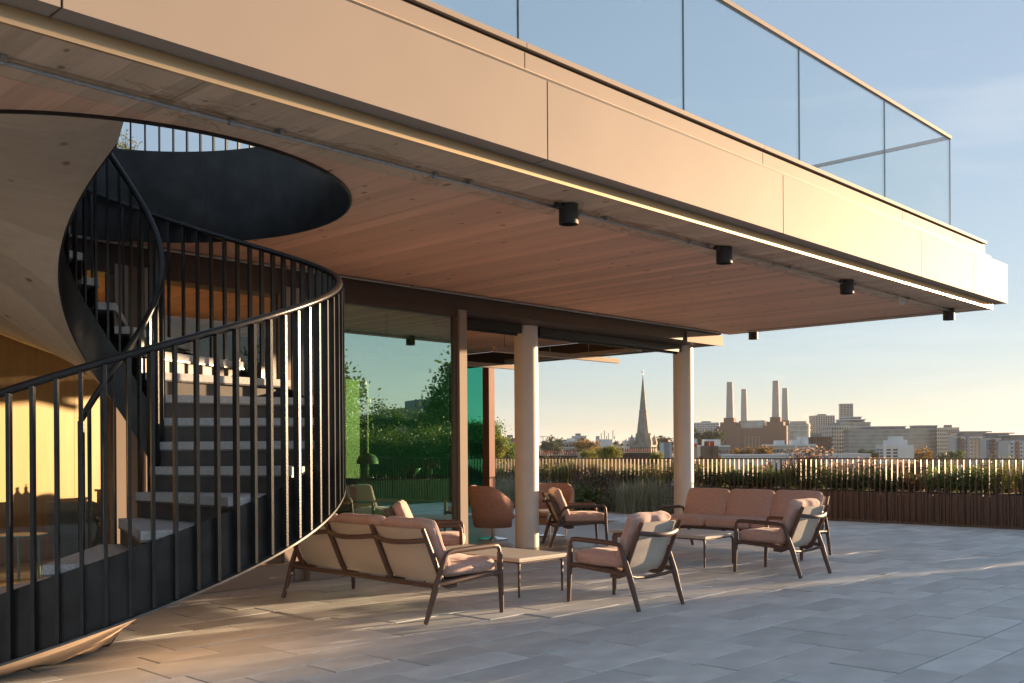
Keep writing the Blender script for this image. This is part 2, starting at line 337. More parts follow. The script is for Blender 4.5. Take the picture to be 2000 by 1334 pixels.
# ------------------------------------------------------------------ pavilion
def wpart(mb, name, m, parent, smooth=False, recalc=True):
    """part whose mesh is given in world coordinates, under an unrotated thing"""
    o = mb.build(name, m, parent, smooth, recalc); top = parent; off = Vector(parent.location)
    while top.parent is not None: top = top.parent; off += Vector(top.location)
    o.location = -off; return o
SC = (3.23, 7.075)                         # stair and opening centre
RO = 1.73                                  # opening radius
EU, EV = 14.546, 4.638                     # canopy corner (x of the end edge, y of the long edge)
pav = thing('rooftop_pavilion', 'rooftop pavilion with bronze edged timber canopy and glazed front', 'building', (8, 9, 0))
def holed(x0, x1, y0, y1, z0, z1):
    """slab with the round stair opening cut out"""
    cx, cy = SC; angs = sorted(set([2 * math.pi * k / 120 for k in range(120)] + [math.atan2(y - cy, x - cx) % (2 * math.pi) for x in (x0, x1) for y in (y0, y1)]))
    inn, outp = [], []
    for a in angs:
        c, s = math.cos(a), math.sin(a); inn.append((cx + RO * c, cy + RO * s))
        t = min(((x1 - cx) / c if c > 1e-9 else (x0 - cx) / c if c < -1e-9 else 1e9), ((y1 - cy) / s if s > 1e-9 else (y0 - cy) / s if s < -1e-9 else 1e9))
        outp.append((cx + t * c, cy + t * s))
    m = MB(); n = len(angs); vs = [(*p, z0) for p in inn] + [(*p, z0) for p in outp] + [(*p, z1) for p in inn] + [(*p, z1) for p in outp]; fs = []
    for i in range(n):
        j = (i + 1) % n
        fs += [(i, j, n + j, n + i), (2 * n + i, 3 * n + i, 3 * n + j, 2 * n + j), (n + i, n + j, 3 * n + j, 3 * n + i), (i, 2 * n + i, 2 * n + j, j)]
    return m.add(vs, fs)
SEAMS = [-4.0, 1.82, 5.09, 8.36, 11.64, EU]
g = 0.003; YS = 5.315
for a, b in ((-4.0, 2.62), (2.62, 9.78), (9.78, EU)):
    wpart(MB().box(a + g, b - g, EV, YS - g, ZC, 3.98), 'soffit_edge_panel', M['soffit_edge'], pav)
for a, b in ((-4.0, 0.35), (5.12, 9.78), (9.78, EU)):
    wpart(MB().box(a + g, b - g, YS, 8.83, ZC, 3.98), 'soffit_panel', M['soffit'], pav)
wpart(holed(0.35 + g, 5.12 - g, YS, 8.83, ZC, 3.98), 'soffit_panel', M['soffit'], pav)
for a, b in ((-4.0, 2.4), (2.4, 6.2), (6.2, 10.1), (10.1, 14.1)):
    wpart(MB().box(a + g, b - g, 9.5, 15.2, 3.30, 3.98), 'ceiling_panel', M['soffit'], pav)
wpart(MB().box(-4, 14.28, 8.84, 9.49, 3.255, 3.98), 'header_core', M['gap'], pav)
# roof build-up and fascia
wpart(holed(-4.0, 5.2, 4.72, 8.85, 3.985, 4.05).box(5.2, 14.45, 4.72, 8.85, 3.985, 4.05).box(-4, 14.45, 8.85, 15.2, 3.985, 4.05), 'roof_deck', M['slab_field'], pav)
wpart(MB().box(-4, EU + 0.02, EV - 0.02, EV, ZC - 0.006, 3.40).box(EU, EU + 0.02, EV, 8.8, ZC - 0.006, 3.40), 'edge_trim', M['strip'], pav)
wpart(MB().box(-4, EU + 0.002, EV - 0.004, EV + 0.1, 3.402, 3.97), 'shadow_gap', M['gap'], pav)
FV, FU, FZ0, FZ1 = EV - 0.163, EU + 0.163, 3.326, 3.863
JO = [-4.0, -1.45, 1.826, 5.085, 8.367, 11.641, 13.385, FU]
for a, b in zip(JO[:-1], JO[1:]):
    last = b == FU; gg = 0.006
    m = MB().box(a + gg, b - (0 if last else gg), FV, FV + 0.012, FZ0, FZ1)
    m.box(a + gg, b - (0 if last else gg), FV + 0.012, EV - 0.022, FZ0, FZ0 + 0.012)
    m.box(a + gg, b - (0 if last else gg), FV + 0.012, EV + 0.08, FZ1 - 0.012, FZ1)
    wpart(m, 'fascia_panel', M['bronze'], pav)
wpart(MB().box(FU - 0.012, FU - 0.0005, FV + 0.0125, 8.9, FZ0 + 0.0005, FZ1 - 0.0005).box(EU + 0.022, FU - 0.012, EV - 0.021, 8.9, FZ0 + 0.0005, FZ0 + 0.012).box(EU - .08, FU - 0.012, EV + 0.081, 8.9, FZ1 - 0.012, FZ1 - 0.0005), 'fascia_return', M['bronze'], pav)
wpart(MB().box(-4, FU - 0.014, FV + 0.013, FV + 0.02, FZ0 + 0.014, FZ1 - 0.014), 'fascia_backing', M['gap'], pav)
BV, BU = EV + 0.058, EU - 0.058
for a, b in zip([-4.0, -1.45, 1.83, 5.10, 8.394, 11.654, 13.396], [-1.45, 1.83, 5.10, 8.394, 11.654, 13.396, BU]):
    wpart(MB().box(a + 0.005, b - (0 if b == BU else 0.005), BV, BV + 0.012, 3.866, 4.125), 'upstand_panel', M['bronze'], pav)
wpart(MB().box(BU - 0.012, BU, BV + 0.0125, 8.9, 3.866, 4.125), 'upstand_return', M['bronze'], pav)
wpart(MB().box(-4, BU + 0.012, BV + 0.014, BV + 0.03, 3.87, 4.15), 'upstand_backing', M['gap'], pav)
for a, b in zip([-4.0, -1.45, 1.83, 5.10, 8.394, 11.654], [-1.45, 1.83, 5.10, 8.394, 11.654, BU + 0.022]):
    wpart(MB().box(a + 0.003, b - 0.003, BV - 0.022, 5.00, 4.15, 4.187), 'coping', M['bronze'], pav)
wpart(MB().box(BU - 0.36, BU + 0.022, 5.00, 8.9, 4.15, 4.187), 'coping_return', M['bronze'], pav)
# columns
for cu_ in (10.085, 13.94):
    wpart(MB().lathe([(0.0, 0.0), (0.165, 0.0), (0.165, 3.06), (0.0, 3.06)], 40, (cu_, 9.30, 0)), 'column', M['column'], pav, smooth=30)
# header and tracks
wpart(MB().box(-4, 14.28, 8.78, 8.838, 3.05, 3.248).box(-4, 14.28, 8.838, 9.50, 3.045, 3.252), 'header_beam', M['header'], pav)
wpart(MB().box(13.25, 14.30, 8.755, 8.778, 3.03, 3.20), 'header_end_cap', M['bronze'], pav)
for a, b in ((8.41, 9.90), (10.27, 13.75)):
    wpart(MB().box(a, b, 9.20, 9.27, 2.93, 3.043).box(a, b, 9.30, 9.37, 2.93, 3.043).box(a, b, 9.285, 9.295, 2.90, 3.043), 'door_track', M['black'], pav)
wpart(MB().box(14.10, 14.28, 9.52, 15.2, 3.03, 3.297), 'end_header', M['header'], pav)
wpart(MB().box(14.06, 14.22, 13.98, 14.16, 0, 3.028), 'end_post', M['red_post'], pav)
wpart(MB().box(14.12, 14.14, 14.17, 15.2, 0.05, 3.028), 'end_pane', M['glass_teal'], pav)
# glazed front: sills, mullions, frames, panes
GV = 8.80
bays = [(-4.0, -1.0), (-0.88, 1.55), (1.67, 4.02), (4.43, 5.79), (6.02, 8.27)]
for a, b in ((-1.0, -0.88), (1.55, 1.67), (4.02, 4.14), (4.30, 4.43), (5.79, 5.90), (5.91, 6.02), (8.27, 8.395)):
    wpart(MB().box(a, b, 8.72 if a > 8 else 8.74, 8.92, 0.0, 3.047), 'mullion', M['bronze'] if a > 3 else M['bronze_dark'], pav)
wpart(MB().box(4.14, 4.30, 8.78, 8.86, 0.0, 3.046), 'frame_infill', M['bronze_dark'], pav)
for i, (a, b) in enumerate(bays):
    wpart(MB().box(a, b, 8.62, 8.93, 0.0, 0.19), 'sill', M['bronze'], pav)
    wpart(MB().box(a, b, 8.755, 8.85, 2.96, 3.046), 'head_frame', M['header'], pav)
    wpart(MB().box(a, a + 0.045, 8.765, 8.84, 0.192, 2.958).box(b - 0.045, b, 8.765, 8.84, 0.192, 2.958).box(a + 0.045, b - 0.045, 8.765, 8.84, 0.192, 0.25), 'pane_frame', M['bronze_dark'], pav)
    wpart(MB().box(a + 0.045, b - 0.045, GV - 0.004, GV + 0.004, 0.25, 2.96), 'glass_pane', M['glass_green'] if i == 4 else M['glass_clear'], pav)
# interior shell
wpart(MB().box(-4, 14.34, 8.60, 15.2, -0.05, 0.0015), 'interior_floor', M['int_floor'], pav)
wpart(MB().box(-4, 13.9, 15.0, 15.2, 0, 3.3), 'rear_wall', M['dark_wall'], pav)
def slanted(a, b, z0, z1, t=0.08):
    a, b = Vector((*a, 0)), Vector((*b, 0)); d = (b - a).normalized(); n = Vector((-d.y, d.x, 0)) * t
    return MB().add([(p.x, p.y, z) for z in (z0, z1) for p in (a, b, b + n, a + n)], [(0, 3, 2, 1), (4, 5, 6, 7), (0, 1, 5, 4), (1, 2, 6, 5), (2, 3, 7, 6), (3, 0, 4, 7)])
A0, A1 = Vector((2.6, 11.9)), Vector((7.7, 13.9)); k = 9
for i in range(k):
    p, q = A0 + (A1 - A0) * (i / k), A0 + (A1 - A0) * ((i + 0.992) / k)
    wpart(slanted(p, q, 0.0, 3.3), 'oak_panel', M['oak'], pav)
wpart(slanted((-4, 11.0), (2.55, 11.88), 0, 3.3), 'partition_wall', M['dark_wall'], pav)
for a, b, y_ in ((9.05, 9.72, 13.0), (9.86, 10.28, 13.1), (10.62, 10.66, 13.5)):
    wpart(slanted((a, y_), (b, y_ + (b - a) * 0.42), 0.0, 2.52, 0.05), 'screen_panel', M['oak'], pav)
# suspended linear lights, cable tray
def linear(name, x0, x1, y, z, lab):
    t = thing(name, lab, 'linear light', ((x0 + x1) / 2, y, z))
    L = (x1 - x0) / 2
    MB().box(-L, L, -0.04, 0.04, 0, 0.075).build('housing', M['bronze'], t)
    MB().box(-L + 0.02, L - 0.02, -0.03, 0.03, -0.006, 0).build('diffuser', M['white'], t)
    for s in (-0.85, 0.85): MB().tube([(L * s, 0, 0.075), (L * s, 0, 3.30 - z)], 0.004, 6).build('suspension_wire', M['black'], t)
    return t
linear('linear_light', 10.9, 14.02, 10.72, 2.86, 'long suspended light bar hanging inside, between the two columns')
linear('linear_light', 9.9, 13.9, 12.7, 2.84, 'long suspended light bar hanging inside, left of the near column')
ct = thing('cable_tray', 'thin metal cable tray hung under the ceiling between the columns', 'cable tray', (13.55, 11.4, 2.98))
MB().box(-0.06, 0.06, -1.5, 1.6, 0, 0.02).box(-0.06, -0.05, -1.5, 1.6, 0.02, 0.06).box(0.05, 0.06, -1.5, 1.6, 0.02, 0.06).build('tray', M['galv'], ct)
for y in (-1.2, -0.4, 0.5, 1.3): MB().tube([(0, y, 0.02), (0, y, 0.32)], 0.006, 6).build('hanger', M['galv'], ct)

# canopy conduit, lights
cd = thing('conduit', 'galvanised conduit clipped along the outer soffit edge', 'conduit', (7, 5.03, ZC - 0.03))
MB().tube([(-11, 0, 0), (7.15, 0, 0), (7.18, 0.03, 0), (7.18, 3.2, 0)], 0.013, 8).build('pipe', M['galv'], cd, smooth=True)
x = -10.2
while x < 7.0:
    MB().tube([(x - 0.02, 0, 0), (x + 0.02, 0, 0)], 0.021, 8).build('coupling', M['galv'], cd)
    MB().box(x + 0.3, x + 0.33, -0.035, 0.035, -0.004, 0.029).build('clip', M['galv'], cd); x += 1.55
cd2 = thing('conduit', 'galvanised conduit clipped along the header over the glass front', 'conduit', (9, 8.70, ZC - 0.02))
MB().tube([(-12, 0, 0), (5.1, 0, 0)], 0.014, 8).build('pipe', M['galv'], cd2, smooth=True)
for i in range(9): MB().box(-10 + 1.7 * i, -9.97 + 1.7 * i, -0.03, 0.03, -0.012, 0.019).build('clip', M['galv'], cd2)
def downlight(x, y, lab, r=0.076, h=0.155):
    t = thing('downlight', lab, 'ceiling light', (x, y, ZC), group='downlights under the canopy')
    MB().lathe([(0, -0.002), (r, -0.002), (r, -h), (r - 0.012, -h), (r - 0.014, -h + 0.05), (0, -h + 0.05)], 28).build('body', M['lamp'], t, smooth=30)
    MB().lathe([(0, -h + 0.047), (r - 0.016, -h + 0.047), (0, -h + 0.040)], 20).build('lens', M['glass_clear'], t)
    MB().tube([(-0.16, 0, -0.03), (-r + 0.01, 0, -0.03)], 0.02, 8).build('gland', M['lamp'], t)
names = ['nearest and largest', 'second nearest', 'third nearest', 'outermost']
for (x, y), nm in zip(((5.90, 4.98), (8.2, 5.0), (10.82, 5.0), (14.1, 5.05)), names):
    downlight(x, y, f'dark cylinder downlight under the canopy edge, {nm} of the row')
downlight(14.40, 8.25, 'dark cylinder downlight at the far canopy end near the column', 0.075, 0.14)
sn = thing('motion_sensor', 'small pale motion sensor on the soffit conduit near the far corner', 'sensor', (12.62, 5.1, ZC))
MB().lathe([(0, 0), (0.045, 0), (0.045, -0.035), (0.035, -0.04), (0.033, -0.07), (0.015, -0.085), (0, -0.087)], 20).build('body', M['white'], sn, smooth=30)

# glass guard on the roof
gb = thing('glass_balustrade', 'frameless glass balustrade with bronze handrail on the canopy roof', 'balustrade', (8, 5.04, 4.15))
xs = [5.403 + 2.19 * k for k in range(-4, 5)]; xs[-1] = 14.15
for a, b in zip(xs[:-1], xs[1:]):
    wpart(MB().box(a + 0.006, b - 0.006, 5.03, 5.05, 4.10, 5.60), 'glass_panel', M['glass_guard'], gb)
    wpart(MB().box(b - 0.0055, b - 0.0005, 5.031, 5.049, 4.10, 5.60), 'glass_edge', M['glass_edge'], gb)
for k in range(2): wpart(MB().box(14.13, 14.15, 5.055 + 2.19 * k, 5.055 + 2.19 * (k + 1) - 0.012, 4.10, 5.60), 'glass_panel', M['glass_guard'], gb)
wpart(MB().box(-3.6, 14.165, 5.015, 5.065, 5.602, 5.645), 'handrail', M['bronze'], gb)
wpart(MB().box(14.115, 14.165, 5.066, 9.43, 5.602, 5.645), 'handrail', M['bronze'], gb)

# ------------------------------------------------------------------ spiral stair
KZ = 0.0094
def zr(t): return 2.957 + KZ * t            # handrail height by angle in degrees
st = thing('spiral_staircase', 'black steel spiral staircase with stone treads and pale timber underside', 'staircase', (SC[0], SC[1], 0))
RS, RI = 1.615, 0.348
def pol(r, t, z): return (r * math.cos(R(t)), r * math.sin(R(t)), z)
T0, T1 = -198.0, 253.0
def plate(r, t0, t1, zlo, zhi, th, step=4.0, clamp=0.002):
    n = max(2, int((t1 - t0) / step)); vs = []; fs = []
    for i in range(n + 1):
        t = t0 + (t1 - t0) * i / n; a, b = max(zlo(t), clamp), max(zhi(t), clamp + 0.02)
        vs += [pol(r - th / 2, t, a), pol(r + th / 2, t, a), pol(r + th / 2, t, b), pol(r - th / 2, t, b)]
    for i in range(n):
        for k_ in range(4): fs.append((4 * i + k_, 4 * i + (k_ + 1) % 4, 4 * i + 4 + (k_ + 1) % 4, 4 * i + 4 + k_))
    fs += [(3, 2, 1, 0), tuple(4 * n + k_ for k_ in range(4))]
    return MB().add(vs, fs)
plate(RS, T0, T1, lambda t: zr(t) - 1.519, lambda t: zr(t) - 1.127, 0.012).build('outer_stringer', M['steel'], st, smooth=30)
plate(RS + 0.022, T0, T1, lambda t: zr(t) - 1.532, lambda t: zr(t) - 1.518, 0.075).build('stringer_flange', M['steel_edge'], st, smooth=30)
plate(RI, -204, T1, lambda t: zr(t) - 1.84, lambda t: zr(t) - 1.40, 0.012).build('inner_stringer', M['steel'], st, smooth=30)
# timber underside, dipping towards the middle
n = 112; vs = []; fs = []; rr_ = [RI + 0.008, 0.66, 0.98, 1.30, RS - 0.008]
def zu(r, t): return zr(t) - 1.83 + 0.305 * (r - RI) / (RS - RI)
for i in range(n + 1):
    t = -150 + (T1 + 150) * i / n
    for r in rr_: vs.append(pol(r, t, max(zu(r, t), 0.015)))
    for r in rr_: vs.append(pol(r, t, max(zu(r, t), 0.015) + 0.06))
for i in range(n):
    for q in range(4):
        a = 10 * i + q; fs.append((a, a + 1, a + 11, a + 10)); fs.append((a + 5, a + 15, a + 16, a + 6))
    fs.append((10 * i, 10 * i + 10, 10 * i + 15, 10 * i + 5)); fs.append((10 * i + 4, 10 * i + 9, 10 * i + 19, 10 * i + 14))
for b in (0, 10 * n):
    for q in range(4): fs.append((b + q, b + q + 1, b + q + 6, b + q + 5))
MB().add(vs, fs).build('timber_underside', M['stair_wood'], st, smooth=50)
# treads and risers
RISE = 0.1775; DT = RISE / KZ
def wedge(r0, r1, t0, t1, z0, z1, n=6):
    vs = []; fs = []
    for i in range(n + 1):
        t = t0 + (t1 - t0) * i / n; vs += [pol(r0, t, z0), pol(r1, t, z0), pol(r1, t, z1), pol(r0, t, z1)]
    for i in range(n):
        for k_ in range(4): fs.append((4 * i + k_, 4 * i + (k_ + 1) % 4, 4 * i + 4 + (k_ + 1) % 4, 4 * i + 4 + k_))
    fs += [(3, 2, 1, 0), tuple(4 * n + k_ for k_ in range(4))]
    return MB().add(vs, fs)
for i in range(-7, 15):
    t = -51.0 + DT * i; z = 1.42 + RISE * i
    o = wedge(RI + 0.01, RS - 0.01, t - 1.6, t + DT + 0.3, z - 0.055, z).build('tread', M['tread'], st)
    MB().add([pol(RI + 0.01, t - 1.75, z - 0.068), pol(RS - 0.01, t - 1.75, z - 0.068), pol(RS - 0.01, t - 1.75, z - 0.056), pol(RI + 0.01, t - 1.75, z - 0.056),
              pol(RI + 0.01, t + 0.5, z - 0.068), pol(RS - 0.01, t + 0.5, z - 0.068), pol(RS - 0.01, t + 0.5, z - 0.056), pol(RI + 0.01, t + 0.5, z - 0.056)],
             [(0,3,2,1),(4,5,6,7),(0,1,5,4),(1,2,6,5),(2,3,7,6),(3,0,4,7)]).build('nosing_trim', M['steel_edge'], st)
    zb = max(z - RISE - 0.02, 0.003)
    wedge(RI + 0.01, RS - 0.01, t + 0.1, t + 0.9, zb, z - 0.057, 1).build('riser', M['riser'], st)
wedge(RI + 0.01, RO - 0.005, T1 - 9.5, T1 + 12, 3.93, 4.085, 6).build('landing', M['tread'], st)
# handrails and bars
MB().tube([pol(RS + 0.02, t, zr(t)) for t in range(-198, 254, 4)], 0.024, 10).build('outer_handrail', M['steel'], st, smooth='all')
ins = [pol(RI, t, 2.985 + KZ * t) for t in range(-150, 254, 5)]
MB().tube(ins, 0.023, 10).build('inner_handrail', M['steel'], st, smooth='all')
MB().tube([pol(RI, -150, 0.0), pol(RI, -150, 2.985 + KZ * -150 - 0.01)], 0.024, 12).build('newel_post', M['steel'], st, smooth=40)
bars = {}
t = -196.0
while t < T1:
    zl = max(zr(t) - 1.512, 0.003); h = zr(t) - 0.018 - zl; key = round(h, 3)
    if key not in bars: bars[key] = MB().box(-0.023, 0.023, -0.010, 0.010, 0, h).mesh('baluster')
    o = obj('baluster', bars[key], M['steel'], st); o.location = pol(RS + 0.031, t, zl); o.rotation_euler = (0, 0, R(t)); t += 4.45
t = -140.0
bi = MB().box(-0.016, 0.016, -0.008, 0.008, 0, 1.425).mesh('inner_baluster')
while t < T1:
    o = obj('inner_baluster', bi, M['steel'], st); o.location = pol(RI, t, 2.985 + KZ * t - 1.44); o.rotation_euler = (0, 0, R(t)); t += 14.0
# lining of the opening and upper guard
lin = thing('opening_guard', 'dark steel ring lining the round stair opening, with upright bars above', 'guard rail', (SC[0], SC[1], ZC))
MB().lathe([(RO - 0.001, -0.02), (RO - 0.014, -0.02), (RO - 0.014, 0.80), (RO + 0.05, 0.80), (RO + 0.05, 0.802), (RO - 0.001, 0.802), (RO - 0.001, -0.02)], 120).build('ring_lining', M['steel'], lin, smooth=30)
for t in (38.0, 128.0, 218.0, 308.0):
    MB().box(RO - 0.0165, RO - 0.0135, -0.002, 0.002, -0.015, 0.797).build('ring_joint', M['gap'], lin).rotation_euler = (0, 0, R(t))
ub = MB().box(-0.018, 0.018, -0.007, 0.007, 0, 1.06).mesh('upright')
for k_ in range(90):
    t = k_ * 4.0
    if 244 < t < 268: continue
    o = obj('upright', ub, M['steel'], lin); o.location = pol(RO + 0.022, t, 0.803); o.rotation_euler = (0, 0, R(t))
MB().tube([pol(RO + 0.022, t, 1.875) for t in range(-90, 245, 4)], 0.022, 8).build('handrail', M['steel'], lin, smooth='all')

# ------------------------------------------------------------------ lounge furniture
def cushion(sx, sy, sz, seed=0, k=5.0, n=14, puff=0.30, wr=0.006):
    """stuffed cushion: rounded box, thinner at its rim, with soft creases"""
    rg = random.Random(seed); ph = [rg.uniform(0, 6.28) for _ in range(8)]
    vs = []; idx = {}; fs = []
    def vert(p):
        key = tuple(round(c, 4) for c in p)
        if key in idx: return idx[key]
        x, y, z = p; d = (abs(x) ** k + abs(y) ** k + abs(z) ** k) ** (1 / k); x, y, z = x / d, y / d, z / d
        rim = max(abs(x), abs(y)); zz = z * (1 - puff * rim ** 5)
        w_ = wr * (math.sin(7 * x + ph[0] + 3 * y) * math.sin(5 * y + ph[1]) + 0.7 * math.sin(11 * x * y + ph[2]) + 0.6 * math.sin(17 * (x + y) + ph[3]) * rim ** 3)
        q = (x * sx / 2 * (1 + 0.012 * math.sin(5 * y + ph[4])), y * sy / 2 * (1 + 0.012 * math.sin(6 * x + ph[5])), zz * sz / 2 + w_ * (1 if z > 0 else 0.4))
        idx[key] = len(vs); vs.append(q); return idx[key]
    for ax in range(3):
        for s in (-1, 1):
            na = n if ax == 2 else n; 
            for i in range(n):
                for j in range(n):
                    def P(a, b):
                        a, b = -1 + 2 * a / n, -1 + 2 * b / n
                        return {0: (s, a, b), 1: (a, s, b), 2: (a, b, s)}[ax]
                    fs.append((vert(P(i, j)), vert(P(i + 1, j)), vert(P(i + 1, j + 1)), vert(P(i, j + 1))))
    return MB().add(vs, fs)
def piping(sx, sy, k=5.0, r=0.0045):
    pts = []
    for i in range(49):
        t = 2 * math.pi * i / 48; c, s_ = math.cos(t), math.sin(t); d = (abs(c) ** k + abs(s_) ** k) ** (1 / k); pts.append((c / d * sx / 2 * 1.003, s_ / d * sy / 2 * 1.003, 0))
    return MB().tube(pts, r, 6)
def lounge(name, label, cat, n_seats, loc, rz, group, seed):
    """frame with looping arms and splayed rear legs, sling back, loose cushions; faces local +y"""
    W = 0.60 if n_seats == 1 else 2.07; h = W / 2
    t = thing(name, label, cat, loc, rz, group)
    Y = lambda y: y - 0.40
    for s in (-1, 1):
        x = s * h
        MB().tube([(x, Y(0.80), 0), (x, Y(0.795), 0.16), (x, Y(0.785), 0.33), (x, Y(0.78), 0.50)], [0.016, 0.019, 0.023, 0.020], 10, 1.25).build('front_leg', M['frame'], t, smooth=50)
        MB().tube([(x, Y(0.78), 0.49), (x, Y(0.775), 0.53), (x, Y(0.755), 0.553), (x, Y(0.70), 0.558), (x, Y(0.45), 0.553), (x, Y(0.27), 0.547), (x, Y(0.215), 0.538), (x, Y(0.185), 0.51), (x, Y(0.17), 0.47)],
                  [0.019, 0.019, 0.021, 0.022, 0.023, 0.022, 0.020, 0.020, 0.020], 10, 0.72).build('armrest', M['frame'], t, smooth=50)
        MB().tube([(x, Y(0.175), 0.49), (x * 0.997, Y(0.125), 0.36), (x * 0.99, Y(0.095), 0.28), (x * 0.985, Y(0.05), 0.14), (x * 0.98, Y(0.0), 0.0)], [0.019, 0.021, 0.024, 0.020, 0.017], 10, 1.2).build('rear_leg', M['frame'], t, smooth=50)
        MB().tube([(x, Y(0.785), 0.335), (x * 0.99, Y(0.45), 0.315), (x * 0.99, Y(0.11), 0.30)], 0.019, 8, 1.1).build('side_rail', M['frame'], t, smooth=50)
    hx = h - 0.045
    bow_n = n_seats
    MB().tube([(-h, Y(0.09), 0.285)] + ([(0, Y(0.09), 0.285)] if n_seats > 1 else [(-h * .6, Y(0.13), 0.26), (0, Y(0.16), 0.245), (h * .6, Y(0.13), 0.26)]) + [(h, Y(0.09), 0.285)], 0.019 if n_seats > 1 else 0.014, 8, 1.1).build('rear_rail', M['frame'], t, smooth=50)
    MB().tube([(-h, Y(0.76), 0.315), (h, Y(0.76), 0.315)], 0.017, 8).build('front_rail', M['frame'], t, smooth=50)
    xs_ = [-hx + 2 * hx * i / n_seats for i in range(n_seats + 1)]
    for x in xs_:
        MB().tube([(x, Y(0.34), 0.268), (x, Y(0.255), 0.265), (x, Y(0.205), 0.285), (x, Y(0.165), 0.36), (x, Y(0.075), 0.56), (x, Y(-0.005), 0.735)], [0.013, 0.016, 0.018, 0.018, 0.017, 0.015], 8, 1.35).build('back_post', M['frame'], t, smooth=50)
    for a, b in zip(xs_[:-1], xs_[1:]):
        L = b - a
        MB().tube([(a + L * f, Y(0.033 - 0.075 * math.sin(math.pi * f) ** 0.8), 0.645 - 0.022 * math.sin(math.pi * f)) for f in [i / 10 for i in range(11)]], 0.017, 8, 1.3).build('back_bow', M['frame'], t, smooth=50)
        prof = [(0.76, 0.333), (0.60, 0.318), (0.42, 0.30), (0.30, 0.288), (0.235, 0.296), (0.20, 0.335), (0.165, 0.41), (0.10, 0.56), (0.028, 0.725)]
        m = MB(); vs_ = []
        for (y, z) in prof:
            for xx, dz in ((a + 0.014, 0), (a + L * .3, -0.008), (a + L * .7, -0.008), (b - 0.014, 0)): vs_.append((xx, Y(y) + (dz if z > 0.33 else 0), z + (dz if z < 0.33 else 0)))
        nn = len(prof); vs2 = [(p[0], p[1] + 0.006, p[2] + 0.006) for p in vs_]; fs_ = []
        for i in range(nn - 1):
            for q in range(3):
                c0 = 4 * i + q; fs_.append((c0, c0 + 1, c0 + 5, c0 + 4)); o_ = 4 * nn; fs_.append((o_ + c0, o_ + c0 + 4, o_ + c0 + 5, o_ + c0 + 1))
        m.add(vs_ + vs2, fs_).build('sling', M['canvas'], t, smooth='all')
    for i in range(n_seats):
        cx = (xs_[i] + xs_[i + 1]) / 2; L = xs_[i + 1] - xs_[i]
        c = cushion(L * 1.02, 0.60, 0.145, seed + i, k=7, puff=0.42, wr=0.005).build('seat_cushion', M['cushion'], t, smooth='all'); c.location = (cx, Y(0.515), 0.392)
        piping(L * 1.02, 0.60, 7).build('piping', M['cushion'], c, smooth='all')
        c = cushion(L * 1.0, 0.46, 0.13, seed + 40 + i, k=8, puff=0.45, wr=0.006).build('back_cushion', M['cushion'], t, smooth='all')
        c.rotation_euler = (R(112.5), 0, R(random.Random(seed + i).uniform(-2, 2))); c.location = (cx, Y(0.195), 0.585)
        piping(L * 1.0, 0.46, 8).build('piping', M['cushion'], c, smooth='all')
    return t
GRP = 'matching terracotta lounge furniture'
lounge('lounge_sofa', 'three seat sofa seen from behind, beside the spiral staircase', 'sofa', 3, (5.52, 6.772, 0), R(-91.5), GRP, 1)
lounge('lounge_sofa', 'three seat terracotta sofa facing left, in front of the far column', 'sofa', 3, (11.36, 6.69, 0), R(90.0), GRP, 11)
lounge('lounge_armchair', 'nearest armchair, seen from behind, right of the stone coffee table', 'armchair', 1, (6.974, 5.264, 0), R(-4), GRP, 21)
lounge('lounge_armchair', 'rightmost armchair, seen from behind in front of the far sofa', 'armchair', 1, (9.759, 5.259, 0), R(-3.5), GRP, 31)
lounge('lounge_armchair', 'armchair facing right beside the nearer cream column', 'armchair', 1, (10.70, 8.97, 0), R(-128), GRP, 51)
lounge('lounge_armchair', 'armchair behind the near sofa, against the green glass', 'armchair', 1, (7.06, 7.98, 0), R(-135), GRP, 61)
def coffee_table(label, x0, y0, seed):
    t = thing('coffee_table', label, 'coffee table', (x0 + 0.31, y0 + 0.66, 0), 0, 'low stone topped coffee tables')
    m = MB().cbox(-0.33, 0.33, -0.68, 0.68, 0.340, 0.362, 0.004); m.build('table_top', M['tabletop'], t)
    MB().box(-0.322, 0.322, -0.672, 0.672, 0.326, 0.3385).build('top_edge', M['tabletop'], t)
    for sx in (-1, 1):
        for sy in (-1, 1):
            MB().tube([(sx * 0.30, sy * 0.645, 0), (sx * 0.30, sy * 0.645, 0.29), (sx * 0.285, sy * 0.63, 0.318), (sx * 0.24, sy * 0.60, 0.322)], [0.010, 0.013, 0.018, 0.012], 8).build('leg', M['frame'], t, smooth=50)
        MB().bar((sx * 0.30, -0.63, 0.317), (sx * 0.30, 0.63, 0.317), 0.02, 0.016).build('apron', M['frame'], t)
    for sy in (-1, 1): MB().bar((-0.29, sy * 0.645, 0.317), (0.29, sy * 0.645, 0.317), 0.02, 0.0155).build('apron', M['frame'], t)
    return t
coffee_table('low stone table in front of the sofa by the stair', 6.55, 6.14, 1)
coffee_table('low stone table in front of the far sofa', 9.56, 6.10, 2)
